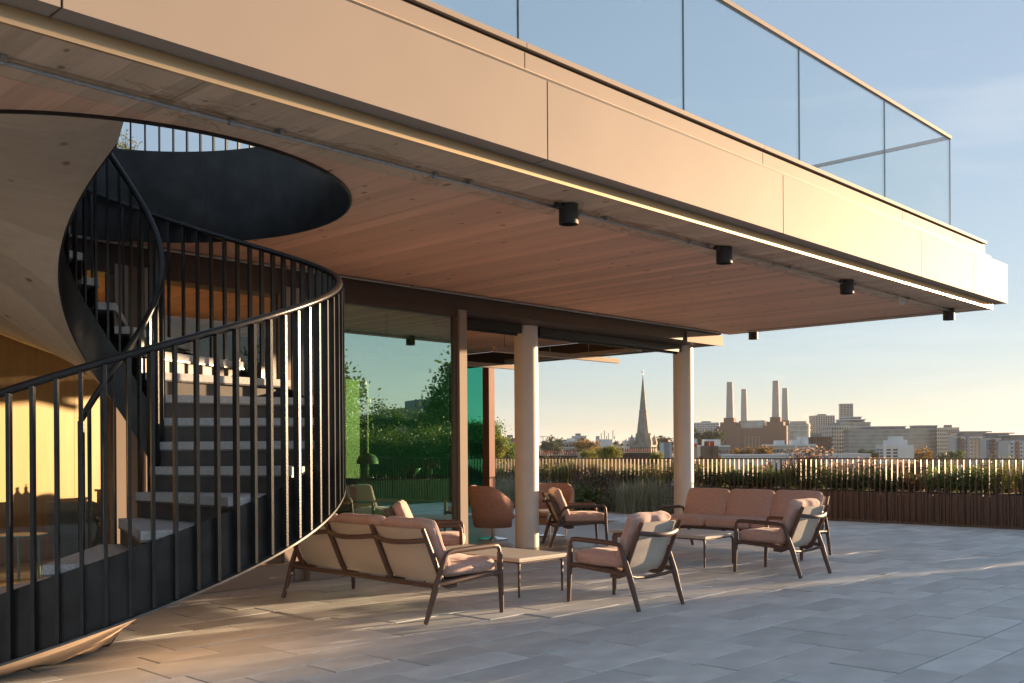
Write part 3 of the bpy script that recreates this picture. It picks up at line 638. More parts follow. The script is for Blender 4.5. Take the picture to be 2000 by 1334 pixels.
def tub_chair(label, loc, rz, m, group, swivel=True):
    t = thing('tub_chair', label, 'tub chair', loc, rz, group)
    vs = []; fs = []; n = 30; prof_n = 7
    # shell: open at the front (+y), higher at the back
    for i in range(n + 1):
        a = R(-215 + 250 * i / n); f = abs(i / n - 0.5) * 2
        top = 0.80 - 0.26 * max(0, (f - 0.45) / 0.55) ** 1.4
        for (dr, fz) in ((-0.035, 0.0), (0.0, 0.02), (0.022, 0.35), (0.035, 0.7), (0.03, 1.0), (-0.01, 1.02), (-0.035, 0.98), (-0.05, 0.4)):
            z = 0.20 + (top - 0.20) * fz; r = 0.29 + dr + 0.035 * fz
            vs.append((r * math.cos(a) * 1.04, r * math.sin(a), z))
    q = 8
    for i in range(n):
        for k_ in range(q): fs.append((q * i + k_, q * i + (k_ + 1) % q, q * i + q + (k_ + 1) % q, q * i + q + k_))
    fs += [tuple(range(q - 1, -1, -1)), tuple(q * n + k_ for k_ in range(q))]
    MB().add(vs, fs).build('shell', m, t, smooth='all')
    c = cushion(0.52, 0.54, 0.16, 5, k=3.2).build('seat', m, t, smooth='all'); c.location = (0, 0.03, 0.36)
    MB().lathe([(0, 0.19), (0.28, 0.19), (0.285, 0.23), (0.28, 0.30), (0, 0.30)], 28).build('seat_base', m, t, smooth=40)
    if swivel:
        MB().lathe([(0.03, 0.19), (0.03, 0.05), (0.10, 0.035), (0.22, 0.02), (0.22, 0.0), (0, 0.0)], 28).build('swivel_base', M['chrome'], t, smooth=30)
    return t
tub_chair('terracotta boucle tub chair with its back to us, left of the near column', (10.55, 10.42, 0), R(-112), M['boucle'], 'boucle tub chairs')
tub_chair('terracotta boucle tub chair right of the near column, behind the armchair', (11.55, 10.15, 0), R(140), M['boucle'], 'boucle tub chairs')
tub_chair('grey wool tub chair inside, by the oak wall', (4.72, 11.15, 0), R(-60), M['grey_fabric'], 'grey tub chairs inside')
tub_chair('grey wool tub chair inside, nearer the stair newel', (5.25, 10.45, 0), R(120), M['grey_fabric'], 'grey tub chairs inside')
wt = thing('side_table', 'small white framed side table behind the armchair by the column', 'side table', (11.05, 9.75, 0))
MB().box(-0.2, 0.2, -0.2, 0.2, 0.42, 0.445).build('table_top', M['white'], wt)
for sx in (-1, 1):
    for sy in (-1, 1): MB().box(sx * 0.18 - 0.012, sx * 0.18 + 0.012, sy * 0.18 - 0.012, sy * 0.18 + 0.012, 0.0, 0.419).build('leg', M['white'], wt)
    MB().box(sx * 0.18 - 0.011, sx * 0.18 + 0.011, -0.166, 0.166, 0.02, 0.04).build('stretcher', M['white'], wt)
mt = thing('side_table', 'small round green side table inside, at the left edge', 'side table', (4.05, 11.05, 0))
MINT = mat('pale green lacquer', (0.22, 0.42, 0.33), 0.4)
MB().lathe([(0, 0.46), (0.26, 0.46), (0.26, 0.48), (0, 0.48)], 28).build('table_top', MINT, mt, smooth=30)
for k_ in range(3): MB().tube([(0.18 * math.cos(2.1 * k_), 0.18 * math.sin(2.1 * k_), 0), (0.18 * math.cos(2.1 * k_), 0.18 * math.sin(2.1 * k_), 0.459)], 0.014, 8).build('leg', MINT, mt)

# ------------------------------------------------------------------ interior sideboards and what stands on them
sb = thing('sideboard', 'dark green sideboard with black stone top behind the green glass', 'sideboard', (9.85, 11.5, 0))
MB().box(-1.05, 1.0, -0.02, 0.42, 0.06, 0.905).build('carcass', M['counter'], sb)
MB().box(-1.07, 1.02, -0.045, 0.44, 0.907, 0.945).build('worktop', M['dark_stone'], sb)
for i in range(3): MB().box(-1.04 + 0.68 * i, -0.375 + 0.68 * i, -0.04, -0.021, 0.08, 0.895).build('door_front', M['counter'], sb)
lp = thing('mushroom_lamp', 'domed table lamp on the green sideboard', 'lamp', (9.20, 11.7, 0.946))
MB().lathe([(0, 0), (0.10, 0), (0.10, 0.012), (0.02, 0.02), (0.015, 0.22), (0, 0.22)], 24).build('stand', M['chrome'], lp, smooth=40)
MB().lathe([(0.165, 0.20), (0.16, 0.25), (0.13, 0.31), (0.07, 0.35), (0, 0.362)], 28).build('shade', M['white'], lp, smooth='all')
bw = thing('glass_bowl', 'wide pale glass bowl on the green sideboard', 'bowl', (9.98, 11.62, 0.946))
MB().lathe([(0, 0.0), (0.05, 0.0), (0.055, 0.012), (0.10, 0.05), (0.165, 0.125), (0.158, 0.127), (0.09, 0.06), (0, 0.03)], 32).build('bowl', mat('milky glass', (0.55, 0.6, 0.42), 0.2), bw, smooth='all')
cs = thing('cake_stand', 'glass cake stand with a domed lid on the green sideboard', 'cake stand', (10.38, 11.6, 0.946))
MB().lathe([(0, 0), (0.07, 0), (0.02, 0.015), (0.016, 0.10), (0.15, 0.115), (0.15, 0.125), (0, 0.125)], 28).build('stand', M['chrome'], cs, smooth=40)
MB().lathe([(0.135, 0.127), (0.135, 0.22), (0.11, 0.25), (0.02, 0.262), (0.02, 0.285), (0, 0.29)], 28).build('dome', M['glass_clear'], cs, smooth=40)
for k_ in range(5): MB().lathe([(0, 0), (0.03, 0.012), (0.04, 0.035), (0.028, 0.06), (0, 0.068)], 12, (0.07 * math.cos(1.26 * k_), 0.07 * math.sin(1.26 * k_), 0.127)).build('bun', mat('baked bun', (0.5, 0.3, 0.18), 0.7), cs, smooth='all')
sb2 = thing('low_cabinet', 'dark low cabinet by the oak wall, seen through the stair', 'cabinet', (6.1, 12.2, 0), R(21))
MB().box(-0.7, 0.9, -0.2, 0.25, 0, 0.86).build('carcass', M['header'], sb2)
MB().box(-0.72, 0.92, -0.22, 0.27, 0.862, 0.89).build('top', M['dark_stone'], sb2)
vz = thing('studded_vase', 'studded green and brown vase on the dark cabinet', 'vase', (5.62, 12.02, 0.891))
GLAZE = mat('green brown glaze', (0.10, 0.13, 0.05), 0.25, noise=(14, 0.7))
MB().lathe([(0, 0), (0.09, 0), (0.10, 0.02), (0.105, 0.20), (0.095, 0.21), (0, 0.20)], 28).build('body', GLAZE, vz, smooth=40)
m = MB()
for i in range(5):
    for j in range(18):
        a = 2 * math.pi * (j + 0.5 * (i % 2)) / 18; m.lathe([(0, 0.016), (0.010, 0.009), (0.013, 0.0)], 6, (0, 0, 0)) if False else m.tube([(0.100 * math.cos(a), 0.100 * math.sin(a), 0.03 + 0.038 * i), (0.122 * math.cos(a), 0.122 * math.sin(a), 0.03 + 0.038 * i)], [0.013, 0.005], 6)
tag(m.build('studs', GLAZE, vz, smooth='all'), kind='stuff')
for i, (dx, c_, lb) in enumerate(((0.42, (0.16, 0.05, 0.02), 'amber bottle with a pump on the dark cabinet'), (0.30, (0.05, 0.03, 0.025), 'dark bottle left of the amber pump bottle'))):
    b_ = thing('bottle', lb, 'bottle', (5.95 + dx, 12.13 + dx * 0.38, 0.891), group='bottles on the cabinet')
    MB().lathe([(0, 0), (0.038, 0), (0.04, 0.01), (0.04, 0.13), (0.018, 0.16), (0.015, 0.19), (0, 0.19)], 20).build('body', mat('bottle glass %d' % i, c_, 0.1), b_, smooth=40)
    MB().lathe([(0, 0.191), (0.017, 0.191), (0.017, 0.22), (0, 0.22)], 14).build('cap', M['black'], b_, smooth=40)
    if i == 0: MB().tube([(0, 0, 0.22), (0, 0, 0.25), (0.04, 0, 0.252)], 0.006, 6).build('pump', M['black'], b_)
es = thing('exit_sign', 'small green exit sign hanging behind the green glass', 'sign', (8.35, 10.2, 2.52))
MB().box(-0.10, 0.10, -0.012, 0.012, 0, 0.15).build('panel', mat('green sign face', (0.03, 0.30, 0.18), 0.4), es)
MB().box(-0.01, 0.01, -0.01, 0.01, 0.15, 0.78).build('drop_rod', M['black'], es)

# ------------------------------------------------------------------ railing
FX = 17.245
fe = thing('terrace_railing', 'bronze bar railing along the terrace edge', 'railing', (FX, 6, 0))
V0, V1 = -8.0, 19.4
wpart(MB().box(FX - 0.025, FX + 0.025, V0, V1, 1.125, 1.145), 'top_rail', M['rail'], fe)
wpart(MB().box(FX - 0.02, FX + 0.02, V0, V1, 0.0, 0.035), 'bottom_rail', M['rail'], fe)
bm_ = MB().box(-0.022, 0.022, -0.0065, 0.0065, 0.035, 1.125).mesh('baluster'); k_ = 0; y = V0 + 0.05
while y < V1:
    o = obj('baluster', bm_, M['rail'], fe); o.location = (0, y - 6, 0); y += 0.1015
# planters behind the railing
planters = []
y = -8.0; i = 0
pm = {}
while y < 19.0:
    L = 2.9
    t = thing('planter', f'brown ribbed metal planter behind the railing, {nth(i)} from the right', 'planter', (17.95, y + L / 2, 0), group='planters behind the railing')
    if not pm:
        m = MB().box(-0.40, 0.40, -L / 2, L / 2, 0.0, 0.53)
        pm['b'] = m.mesh('trough'); pm['r'] = MB().box(-0.425, -0.401, -0.022, 0.022, 0.0, 0.53).mesh('rib'); pm['s'] = MB().box(-0.38, 0.38, -L / 2 + 0.02, L / 2 - 0.02, 0.53, 0.545).mesh('soil')
    obj('trough', pm['b'], M['planter'], t); obj('soil', pm['s'], M['soil'], t)
    if y > 1.5:
        for q in range(22):
            o = obj('rib', pm['r'], M['planter'], t); o.location = (0, -L / 2 + 0.07 + q * (L - 0.1) / 21.5, 0)
    y += L + 0.01; i += 1
# pebbles in the gap under the railing
rg = random.Random(3); m = MB()
for _ in range(2600):
    a = rg.uniform(2.0, 19.0); x = rg.uniform(17.30, 17.52); r = rg.uniform(0.012, 0.028)
    vs = [(x + r * dx, a + r * dy, 0.0 + r * dz * 0.8 + rg.uniform(0, 0.012)) for dx, dy, dz in ((1, 0, .3), (-1, 0, .3), (0, 1, .3), (0, -1, .3), (0, 0, 1), (0, 0, -.3))]
    m.add(vs, [(0, 2, 4), (2, 1, 4), (1, 3, 4), (3, 0, 4), (2, 0, 5), (1, 2, 5), (3, 1, 5), (0, 3, 5)]); m.col += [rg.random()] * 8
pb = m.build('pebbles', M['pebble'], recalc=False); tag(pb, 'pale pebbles along the foot of the railing', 'pebbles', kind='stuff')
pad = MB().box(17.33, 18.6, -8, 19.4, -0.3, -0.012).build('roof_edge', M['joint']); tag(pad, kind='structure')

# ------------------------------------------------------------------ plants
LM = {'dark': leafmat('dark green leaf', (0.10, 0.15, 0.06)), 'mid': leafmat('green leaf', (0.15, 0.215, 0.075)), 'olive': leafmat('yellow green leaf', (0.22, 0.215, 0.06)),
      'grey': leafmat('grey green leaf', (0.30, 0.33, 0.27), 0.3, 0.2), 'straw': leafmat('straw coloured blade', (0.32, 0.26, 0.15)), 'pink': leafmat('mauve petal', (0.72, 0.50, 0.62), 0.3, 0.4),
      'purple': leafmat('lavender flower', (0.22, 0.17, 0.30)), 'red': leafmat('rust brown leaf', (0.14, 0.06, 0.035)), 'autumn': leafmat('autumn leaf', (0.26, 0.15, 0.035)), 'far': leafmat('distant foliage', (0.06, 0.085, 0.035), 0.4, 0.2)}
STEM = mat('plant stem', (0.08, 0.07, 0.035), 0.8)
def leaf(m, p, d, L, W, tone, rg):
    d = d.normalized(); s = d.cross(Vector((rg.uniform(-1, 1), rg.uniform(-1, 1), rg.uniform(-0.3, 1)))).normalized() * (W / 2)
    m.add([p, p + d * (L * 0.5) + s, p + d * L, p + d * (L * 0.5) - s], [(0, 1, 2, 3)], tone)
def shrub_mesh(seed, h, r, n, L, W, lift=0.3):
    """upright leafy shrub: leaves along curving stems so the outline is ragged"""
    rg = random.Random(seed); m = MB(); st_ = MB(); ns = max(8, n // 26)
    for _ in range(ns):
        a = rg.uniform(0, 6.283); rad = r * rg.random() ** 0.6; hh = h * rg.uniform(0.55, 1.05) * (1 - 0.35 * (rad / r) ** 2)
        tip = Vector((rad * math.cos(a), rad * math.sin(a), hh)); base = Vector((tip.x * 0.25, tip.y * 0.25, 0))
        st_.tube([base, (base + tip) / 2 + Vector((0, 0, 0.06 * h)), tip], [0.004, 0.003, 0.0015], 4)
        for q in range(26):
            f = rg.uniform(0.15, 1.0); p = base.lerp(tip, f) + Vector((rg.gauss(0, 0.035), rg.gauss(0, 0.035), rg.gauss(0, 0.02)))
            d = Vector((rg.gauss(0, 1), rg.gauss(0, 1), rg.gauss(lift, 0.6)))
            leaf(m, p, d, L * rg.uniform(0.6, 1.2), W * rg.uniform(0.7, 1.2), rg.random(), rg)
    return m.mesh('foliage', recalc=False), st_.mesh('stems')
def grass_mesh(seed, h, r, n, w=0.006):
    rg = random.Random(seed); m = MB()
    for _ in range(n):
        a = rg.uniform(0, 6.283); b = Vector((rg.gauss(0, r * 0.25), rg.gauss(0, r * 0.25), 0)); hh = h * rg.uniform(0.5, 1.1); sp = r * rg.uniform(0.2, 1.1)
        dirv = Vector((math.cos(a), math.sin(a), 0)); side = Vector((-dirv.y, dirv.x, 0)) * w / 2
        p1 = b + dirv * sp * 0.35 + Vector((0, 0, hh * 0.65)); p2 = b + dirv * sp + Vector((0, 0, hh * rg.uniform(0.8, 1.0)))
        m.add([b - side, b + side, p1 + side * 0.8, p1 - side * 0.8, p2], [(0, 1, 2, 3), (3, 2, 4)]); m.col += [rg.random()] * 2
    return m.mesh('blades', recalc=False)
def flower_mesh(seed, h, r, n, size):
    """daisy heads on thin stalks above a shrub"""
    rg = random.Random(seed); m = MB(); s_ = MB()
    for _ in range(n):
        a = rg.uniform(0, 6.283); rad = r * rg.random() ** 0.5; p = Vector((rad * math.cos(a), rad * math.sin(a), h * rg.uniform(0.75, 1.1)))
        nrm = Vector((rg.gauss(0, 0.5), rg.gauss(0, 0.5), 1)).normalized(); x = nrm.orthogonal().normalized(); y = nrm.cross(x)
        s_.tube([Vector((p.x * 0.5, p.y * 0.5, h * 0.3)), p], 0.002, 3); R_ = size * rg.uniform(0.7, 1.2); tone = rg.random()
        for q in range(7):
            t = 2 * math.pi * q / 7; dd = x * math.cos(t) + y * math.sin(t); sd_ = nrm.cross(dd) * R_ * 0.28
            m.add([p, p + dd * R_ * 0.6 + sd_, p + dd * R_, p + dd * R_ * 0.6 - sd_], [(0, 1, 2, 3)], tone)
    return m.mesh('petals', recalc=False), s_.mesh('stalks')
SH = {k_: [shrub_mesh(s0 + i, h, r, n, L, W) for i in range(3)] for k_, s0, h, r, n, L, W in (('dark', 10, 0.46, 0.30, 900, 0.07, 0.035), ('mid', 20, 0.50, 0.28, 850, 0.06, 0.022), ('olive', 30, 0.62, 0.26, 900, 0.05, 0.014), ('grey', 40, 0.42, 0.34, 1100, 0.06, 0.010), ('red', 50, 0.36, 0.26, 700, 0.045, 0.022))}
GR = {'straw': [grass_mesh(60 + i, 0.62, 0.26, 420) for i in range(2)], 'grey': [grass_mesh(70 + i, 0.55, 0.40, 420, 0.005) for i in range(2)], 'mid': [grass_mesh(80 + i, 0.50, 0.30, 420, 0.008) for i in range(2)]}
FLW = {'pink': [flower_mesh(90 + i, 0.62, 0.30, 70, 0.022) for i in range(2)], 'purple': [flower_mesh(95 + i, 0.55, 0.28, 60, 0.016) for i in range(2)]}
for v_ in SH.values():
    for fm, sm in v_: sm.materials.append(STEM)
for k_, v_ in SH.items():
    for fm, sm in v_: fm.materials.append(LM[k_])
for k_, v_ in GR.items():
    for gm_ in v_: gm_.materials.append(LM[k_])
for k_, v_ in FLW.items():
    for fm, sm in v_: fm.materials.append(LM[k_]); sm.materials.append(STEM)
WORDS = {'dark': ('leafy_shrub', 'dark leafy shrub'), 'mid': ('leafy_shrub', 'bright green shrub'), 'olive': ('feathery_shrub', 'tall yellow green feathery shrub'), 'grey': ('lavender_bush', 'grey green lavender bush'), 'red': ('rust_shrub', 'rust brown low shrub')}
cnt = {}
def plant(kind, where, loc, s, rz, seed, flowers=None, grass=None):
    nm, words = WORDS[kind] if not grass else ('grass_clump', {'straw': 'straw coloured grass clump', 'grey': 'grey wispy grass clump', 'mid': 'green grass clump'}[grass])
    if flowers: nm = 'flowering_shrub'; words = ('pink' if flowers == 'pink' else 'mauve') + ' flowering ' + words.split(' ', 1)[-1]
    key = (words, where); i = cnt.get(key, 0); cnt[key] = i + 1
    t = thing(nm, f'{nth(i)} {words} from the right, {where}', 'plant', loc, rz, 'plants along the terrace edge')
    t.scale = (s, s, s)
    rg = random.Random(seed)
    if grass: obj('blades', rg.choice(GR[grass]), None, t)
    else:
        fm, sm = rg.choice(SH[kind]); obj('foliage', fm, None, t); obj('stems', sm, None, t)
    if flowers:
        fm, sm = rg.choice(FLW[flowers]); tag(obj('petals', fm, None, t), kind='stuff'); obj('stalks', sm, None, t)
    return t
rg = random.Random(21); y = 2.35
while y < 18.9:
    z = 0.54; f = rg.random(); px_ = pix(17.95, y)[0]
    fl = None; gs = None; kd = 'dark'
    if 1540 < px_ < 1760: kd = rg.choice(('dark', 'dark', 'mid')); fl = 'pink'; sc_ = rg.uniform(0.78, 0.95) * (1.28 if 1550 < px_ < 1600 else 1.0)
    elif px_ > 1860: kd = rg.choice(('olive', 'olive', 'mid', 'red')); sc_ = rg.uniform(0.92, 1.15); gs = 'straw' if rg.random() < 0.22 else None
    elif px_ > 1760: kd = rg.choice(('mid', 'red', 'mid', 'dark')); sc_ = rg.uniform(0.9, 1.08); gs = 'straw' if rg.random() < 0.35 else None
    elif px_ > 1430: kd = 'dark' if rg.random() < .7 else 'mid'; sc_ = rg.uniform(0.85, 1.1)
    else: kd = rg.choice(('dark', 'mid', 'olive', 'dark')); sc_ = rg.uniform(0.8, 1.15); gs = 'straw' if rg.random() < 0.15 else None
    for dx in (-0.16, 0.16):
        plant(kd, 'just behind the railing' if dx < 0 else 'in the rear planter row', (17.95 + dx + rg.uniform(-0.05, 0.05), y + rg.uniform(-0.08, 0.08), z), sc_ * rg.uniform(0.92, 1.05), rg.uniform(0, 6.28), rg.randrange(10 ** 6), fl, gs)
    y += rg.uniform(0.26, 0.34)
# low bed in front of the railing, left of the far column
y = 10.6
while y < 18.6:
    kd = rg.choice(('grey', 'grey', 'grey', 'grey', 'dark')); gs = rg.choice((None, None, 'grey', 'grey')); fl = 'purple' if (gs is None and rg.random() < 0.25) else None
    plant(kd, 'before the railing', (16.80 + rg.uniform(-0.25, 0.15), y, 0.0), rg.uniform(1.0, 1.6), rg.uniform(0, 6.28), rg.randrange(10 ** 6), fl, gs); y += rg.uniform(0.26, 0.4)
# tall shrubs out of frame to the right: they shade the deck and show in the glass
tall = [shrub_mesh(200 + i, 1.9, 0.75, 3600, 0.11, 0.05) for i in range(2)]
for fm, sm in tall: fm.materials.append(LM['dark']); sm.materials.append(STEM)
y = -7.6; i = 0
while y < 2.15:
    t = thing('tall_shrub', f'tall dark shrub reflected in the green glass, {nth(i)} from the right', 'shrub', (18.0 + rg.uniform(-0.1, 0.1), y, 0.54), rg.uniform(0, 6.28), 'tall shrubs in the right hand planters'); s = rg.uniform(0.8, 1.0); t.scale = (s, s, s * rg.uniform(.85, 1.0))
    fm, sm = tall[i % 2]; obj('foliage', fm, None, t); obj('stems', sm, None, t); y += 0.58; i += 1
# planting on the roof by the stair opening
for i, (x, y, s) in enumerate(((4.15, 9.75, 1.0), (4.5, 9.55, 0.8), (3.7, 10.0, 0.9))):
    t = thing('roof_shrub', f'yellow green shrub on the roof, {ORD[i]} seen through the stair opening', 'plant', (x, y, 4.06), i, 'roof plants by the opening'); t.scale = (s, s, s)
    fm, sm = SH['olive'][i]; obj('foliage', fm, None, t); obj('stems', sm, None, t)

# ------------------------------------------------------------------ city
GZ = -25.0
ground = MB().box(-9000, 9000, -9000, 9000, GZ - 1, GZ).build('ground', mat('distant ground', (0.10, 0.10, 0.075), 0.9, noise=(0.004, 0.3))); tag(ground, kind='structure')
rg = random.Random(5)
m = MB(); vs = []; fs = []; n = 240                                   # low wooded hills on the horizon
for i in range(n + 1):
    px_ = 600 + 1800 * i / n; D = 5200
    hgt = 8 + 16 * (0.5 + 0.5 * math.sin(i * 0.07)) + 6 * math.sin(i * 0.31) + rg.uniform(-3, 3)
    for k_, (dd, hh) in enumerate(((D, GZ), (D + 250, H + hgt * 0.7), (D + 900, H + hgt), (D + 1600, GZ))):
        p = at(px_, yh(px_), dd); vs.append((p.x, p.y, hh))
for i in range(n):
    for q in range(3): a = 4 * i + q; fs.append((a, a + 1, a + 5, a + 4))
hl = m.add(vs, fs).build('hills', mat('wooded hill', (0.07, 0.09, 0.06), 0.9, noise=(0.02, 0.4)), smooth='all'); tag(hl, kind='structure')
C = {'brick': mat('brown brick', (0.135, 0.066, 0.052), 0.85, noise=(0.6, 0.15)), 'brick2': mat('london stock brick', (0.26, 0.17, 0.11), 0.85, noise=(0.8, 0.2)), 'brickdk': mat('dark brick', (0.11, 0.06, 0.045), 0.85, noise=(0.8, 0.2)),
     'white': mat('white render', (0.66, 0.66, 0.65), 0.7, noise=(0.3, 0.06)), 'cream': mat('cream render', (0.56, 0.51, 0.43), 0.7, noise=(0.3, 0.06)), 'conc': mat('grey concrete', (0.48, 0.47, 0.45), 0.8, noise=(0.3, 0.08)), 'greybeige': mat('grey beige cladding', (0.40, 0.36, 0.31), 0.7, noise=(0.2, 0.08)),
     'glassy': mat('curtain wall glass', (0.30, 0.34, 0.31), 0.15, noise=(0.12, 0.4), spec=0.8), 'glassblue': mat('blue glass', (0.10, 0.15, 0.20), 0.12, noise=(0.15, 0.3), spec=0.8), 'win': mat('dark window', (0.04, 0.05, 0.06), 0.15, spec=0.8), 'winlit': mat('pale window', (0.30, 0.30, 0.26), 0.25),
     'stone': mat('pale stone', (0.34, 0.30, 0.24), 0.85, noise=(0.5, 0.2)), 'chim': mat('cream chimney paint', (0.44, 0.42, 0.38), 0.75, noise=(0.1, 0.06)), 'slate': mat('slate roof', (0.09, 0.095, 0.105), 0.6, noise=(1.2, 0.25)), 'tile': mat('red clay tile', (0.30, 0.10, 0.055), 0.8, noise=(1.5, 0.2)), 'pot': mat('clay chimney pot', (0.36, 0.13, 0.075), 0.8, rnd=0.2),
     'lead': mat('grey roof', (0.22, 0.23, 0.24), 0.6), 'blue': mat('blue cladding', (0.16, 0.22, 0.33), 0.5), 'terr': mat('terracotta cladding', (0.36, 0.15, 0.09), 0.6), 'metal': mat('grey metal', (0.30, 0.31, 0.32), 0.45, metal=0.5)}
def xw(px, D): return (px - 1000) / FPX * D
def zw(px, py, D): return H + (yh(px) - py) / FPX * D
def place(name, label, px0, px1, D, cat='building', group=None, turn=0.0):
    """thing standing on the city ground, centred between two photo columns, local x to the right and y away"""
    c = at((px0 + px1) / 2, yh((px0 + px1) / 2), D)
    return thing(name, label, cat, (c.x, c.y, GZ), VIEW_ROT + R(turn), group)
def grid(parent, x0, x1, z0, z1, y, nx, nz, fw, fh, m, side=None, name='windows', t=0.25):
    """rows of windows proud of a face; side None = the face looking at the camera, else x of a flank whose y range is (x0,x1)"""
    b = MB(); dx, dz = (x1 - x0) / nx, (z1 - z0) / nz
    for i in range(nx):
        for j in range(nz):
            a, c = x0 + dx * (i + 0.5 - fw / 2), z0 + dz * (j + 0.5 - fh / 2)
            if side is None: b.box(a, a + dx * fw, y - t, y + 0.1, c, c + dz * fh)
            else: b.box(side - (0.1 if side > 0 else t), side + (t if side > 0 else 0.1), a, a + dx * fw, c, c + dz * fh)
    o = b.build(name, m, parent); tag(o, kind='stuff') if nx * nz > 1 else None
    return o
def block(name, label, px0, px1, ytop, D, deep, wall, win, nx, nz, fw=0.55, fh=0.5, turn=0, roofbits=True, group=None, z0=None, seed=0, roofm=None):
    t = place(name, label, px0, px1, D, group=group, turn=turn); w_ = xw(px1, D) - xw(px0, D); h = zw((px0 + px1) / 2, ytop, D) - GZ; x = w_ / 2
    MB().box(-x, x, 0, deep, 0, h).build('wall', wall, t)
    zb = max(0, h - nz * 3.4) if z0 is None else z0
    grid(t, -x + 0.4, x - 0.4, zb, h - 0.6, 0, nx, nz, fw, fh, win)
    nd = max(2, int(deep / 4)); grid(t, 0.6, deep - 0.6, zb, h - 0.6, 0, nd, nz, fw, fh, win, side=x); grid(t, 0.6, deep - 0.6, zb, h - 0.6, 0, nd, nz, fw, fh, win, side=-x)
    MB().box(-x - 0.2, x + 0.2, -0.2, deep + 0.2, h, h + 0.5).build('parapet', roofm or wall, t)
    if roofbits:
        r2 = random.Random(seed + int(px0)); a = r2.uniform(-0.6, 0.0) * x; MB().box(a, a + x * 0.7, deep * 0.3, deep * 0.7, h + 0.5, h + 2.8).build('plant_room', C['lead'], t)
    return t, x, h
# --- power station
D0 = 1330.0
PSA = math.atan2(64, 183)                                           # its long axis leans to the right going away
ps = place('power_station', 'brown brick power station with four pale chimneys', 1404, 1524, D0, turn=-math.degrees(PSA))
def zl(py, D=D0, px=1465): return zw(px, py, D) - GZ
sc_ = D0 / FPX
cx0 = 1464
def X(px): return (px - cx0) * sc_ / 0.944
top_c = zl(836); 
MB().box(X(1440), X(1495), 6, 215, 0, top_c).build('hall', C['brick'], ps)
MB().box(X(1447), X(1489), 10, 205, top_c, zl(821)).build('rooftop_glazing', C['glassy'], ps)
b = MB()
for i in range(14): b.box(X(1447) + i * 2.2, X(1447) + i * 2.2 + 0.3, 9.6, 10, top_c, zl(821))
tag(b.build('glazing_bars', C['white'], ps), kind='stuff')
for (pa, pb) in ((1404, 1446), (1488, 1530)):
    for yy in (0, 178):
        w_ = X(pb) - X(pa); c_ = (X(pa) + X(pb)) / 2
        MB().box(c_ - w_ / 2, c_ + w_ / 2, yy, yy + 46, 0, zl(832)).build('wash_tower', C['brick'], ps)
        MB().box(c_ - w_ * 0.36, c_ + w_ * 0.36, yy + 4, yy + 42, zl(832), zl(824)).build('tower_step', C['brick'], ps)
        MB().box(c_ - w_ * 0.22, c_ + w_ * 0.22, yy + 9, yy + 37, zl(824), zl(815)).build('tower_cap', C['brick'], ps)
        b = MB()
        for q in range(9): b.box(c_ - w_ * 0.34 + q * w_ * 0.08, c_ - w_ * 0.34 + q * w_ * 0.08 + w_ * 0.03, yy - 0.5, yy + 0.1, 12, zl(838))
        tag(b.build('brick_fluting', C['brickdk'], ps), kind='stuff')
        zt = zl(743) ; zb_ = zl(815)
        MB().lathe([(0, zb_), (5.4, zb_), (5.2, zb_ + 2), (4.3, zt - 9), (4.1, zt - 9), (4.1, zt - 5.5), (4.25, zt - 5.4), (4.25, zt - 5), (4.1, zt - 4.9), (4.1, zt), (3.4, zt), (3.4, zt - 2), (0, zt - 2)], 32, (c_, yy + 23, 0)).build('chimney', C['chim'], ps, smooth=30)
MB().box(X(1495), X(1524), 46, 178, 0, zl(838)).build('side_hall', C['brick'], ps); MB().box(X(1413), X(1440), 46, 178, 0, zl(838)).build('side_hall', C['brick'], ps)
grid(ps, X(1452), X(1484), zl(876), zl(852), 6, 5, 5, 0.28, 0.55, C['winlit'])
# --- skyline blocks behind and beside it
block('apartment_block', 'white apartment block left of the power station', 1354, 1404, 826, 1500, 30, C['white'], C['win'], 16, 9, 0.55, 0.55, turn=-6)
block('slab_tower', 'grey slab tower right of the power station', 1592, 1632, 812, 1500, 22, C['conc'], C['win'], 8, 18, 0.5, 0.8, turn=8)
block('dark_tower', 'dark glass tower standing highest right of the power station', 1641, 1666, 789, 1500, 18, C['greybeige'], C['glassblue'], 4, 9, 0.82, 0.8, turn=-14, roofbits=False)
dr = place('drum_building', 'round glazed drum building at the power station corner', 1546, 1588, 1250)
rr2 = (xw(1588, 1250) - xw(1546, 1250)) / 2; hd = zw(1567, 827, 1250) - GZ
MB().lathe([(0, 0), (rr2, 0), (rr2, hd), (0, hd)], 40, (0, rr2, 0)).build('wall', C['glassy'], dr, smooth=30)
for q in range(6): MB().lathe([(rr2, hd * (0.4 + 0.11 * q)), (rr2 + 0.6, hd * (0.4 + 0.11 * q)), (rr2 + 0.6, hd * (0.4 + 0.11 * q) + 1.0), (rr2, hd * (0.4 + 0.11 * q) + 1.0)], 40, (0, rr2, 0)).build('floor_band', C['cream'], dr, smooth=30)
MB().lathe([(0, hd), (rr2 * 0.85, hd), (rr2 * 0.8, hd + 3), (0, hd + 3)], 32, (0, rr2, 0)).build('roof_storey', C['greybeige'], dr, smooth=30)
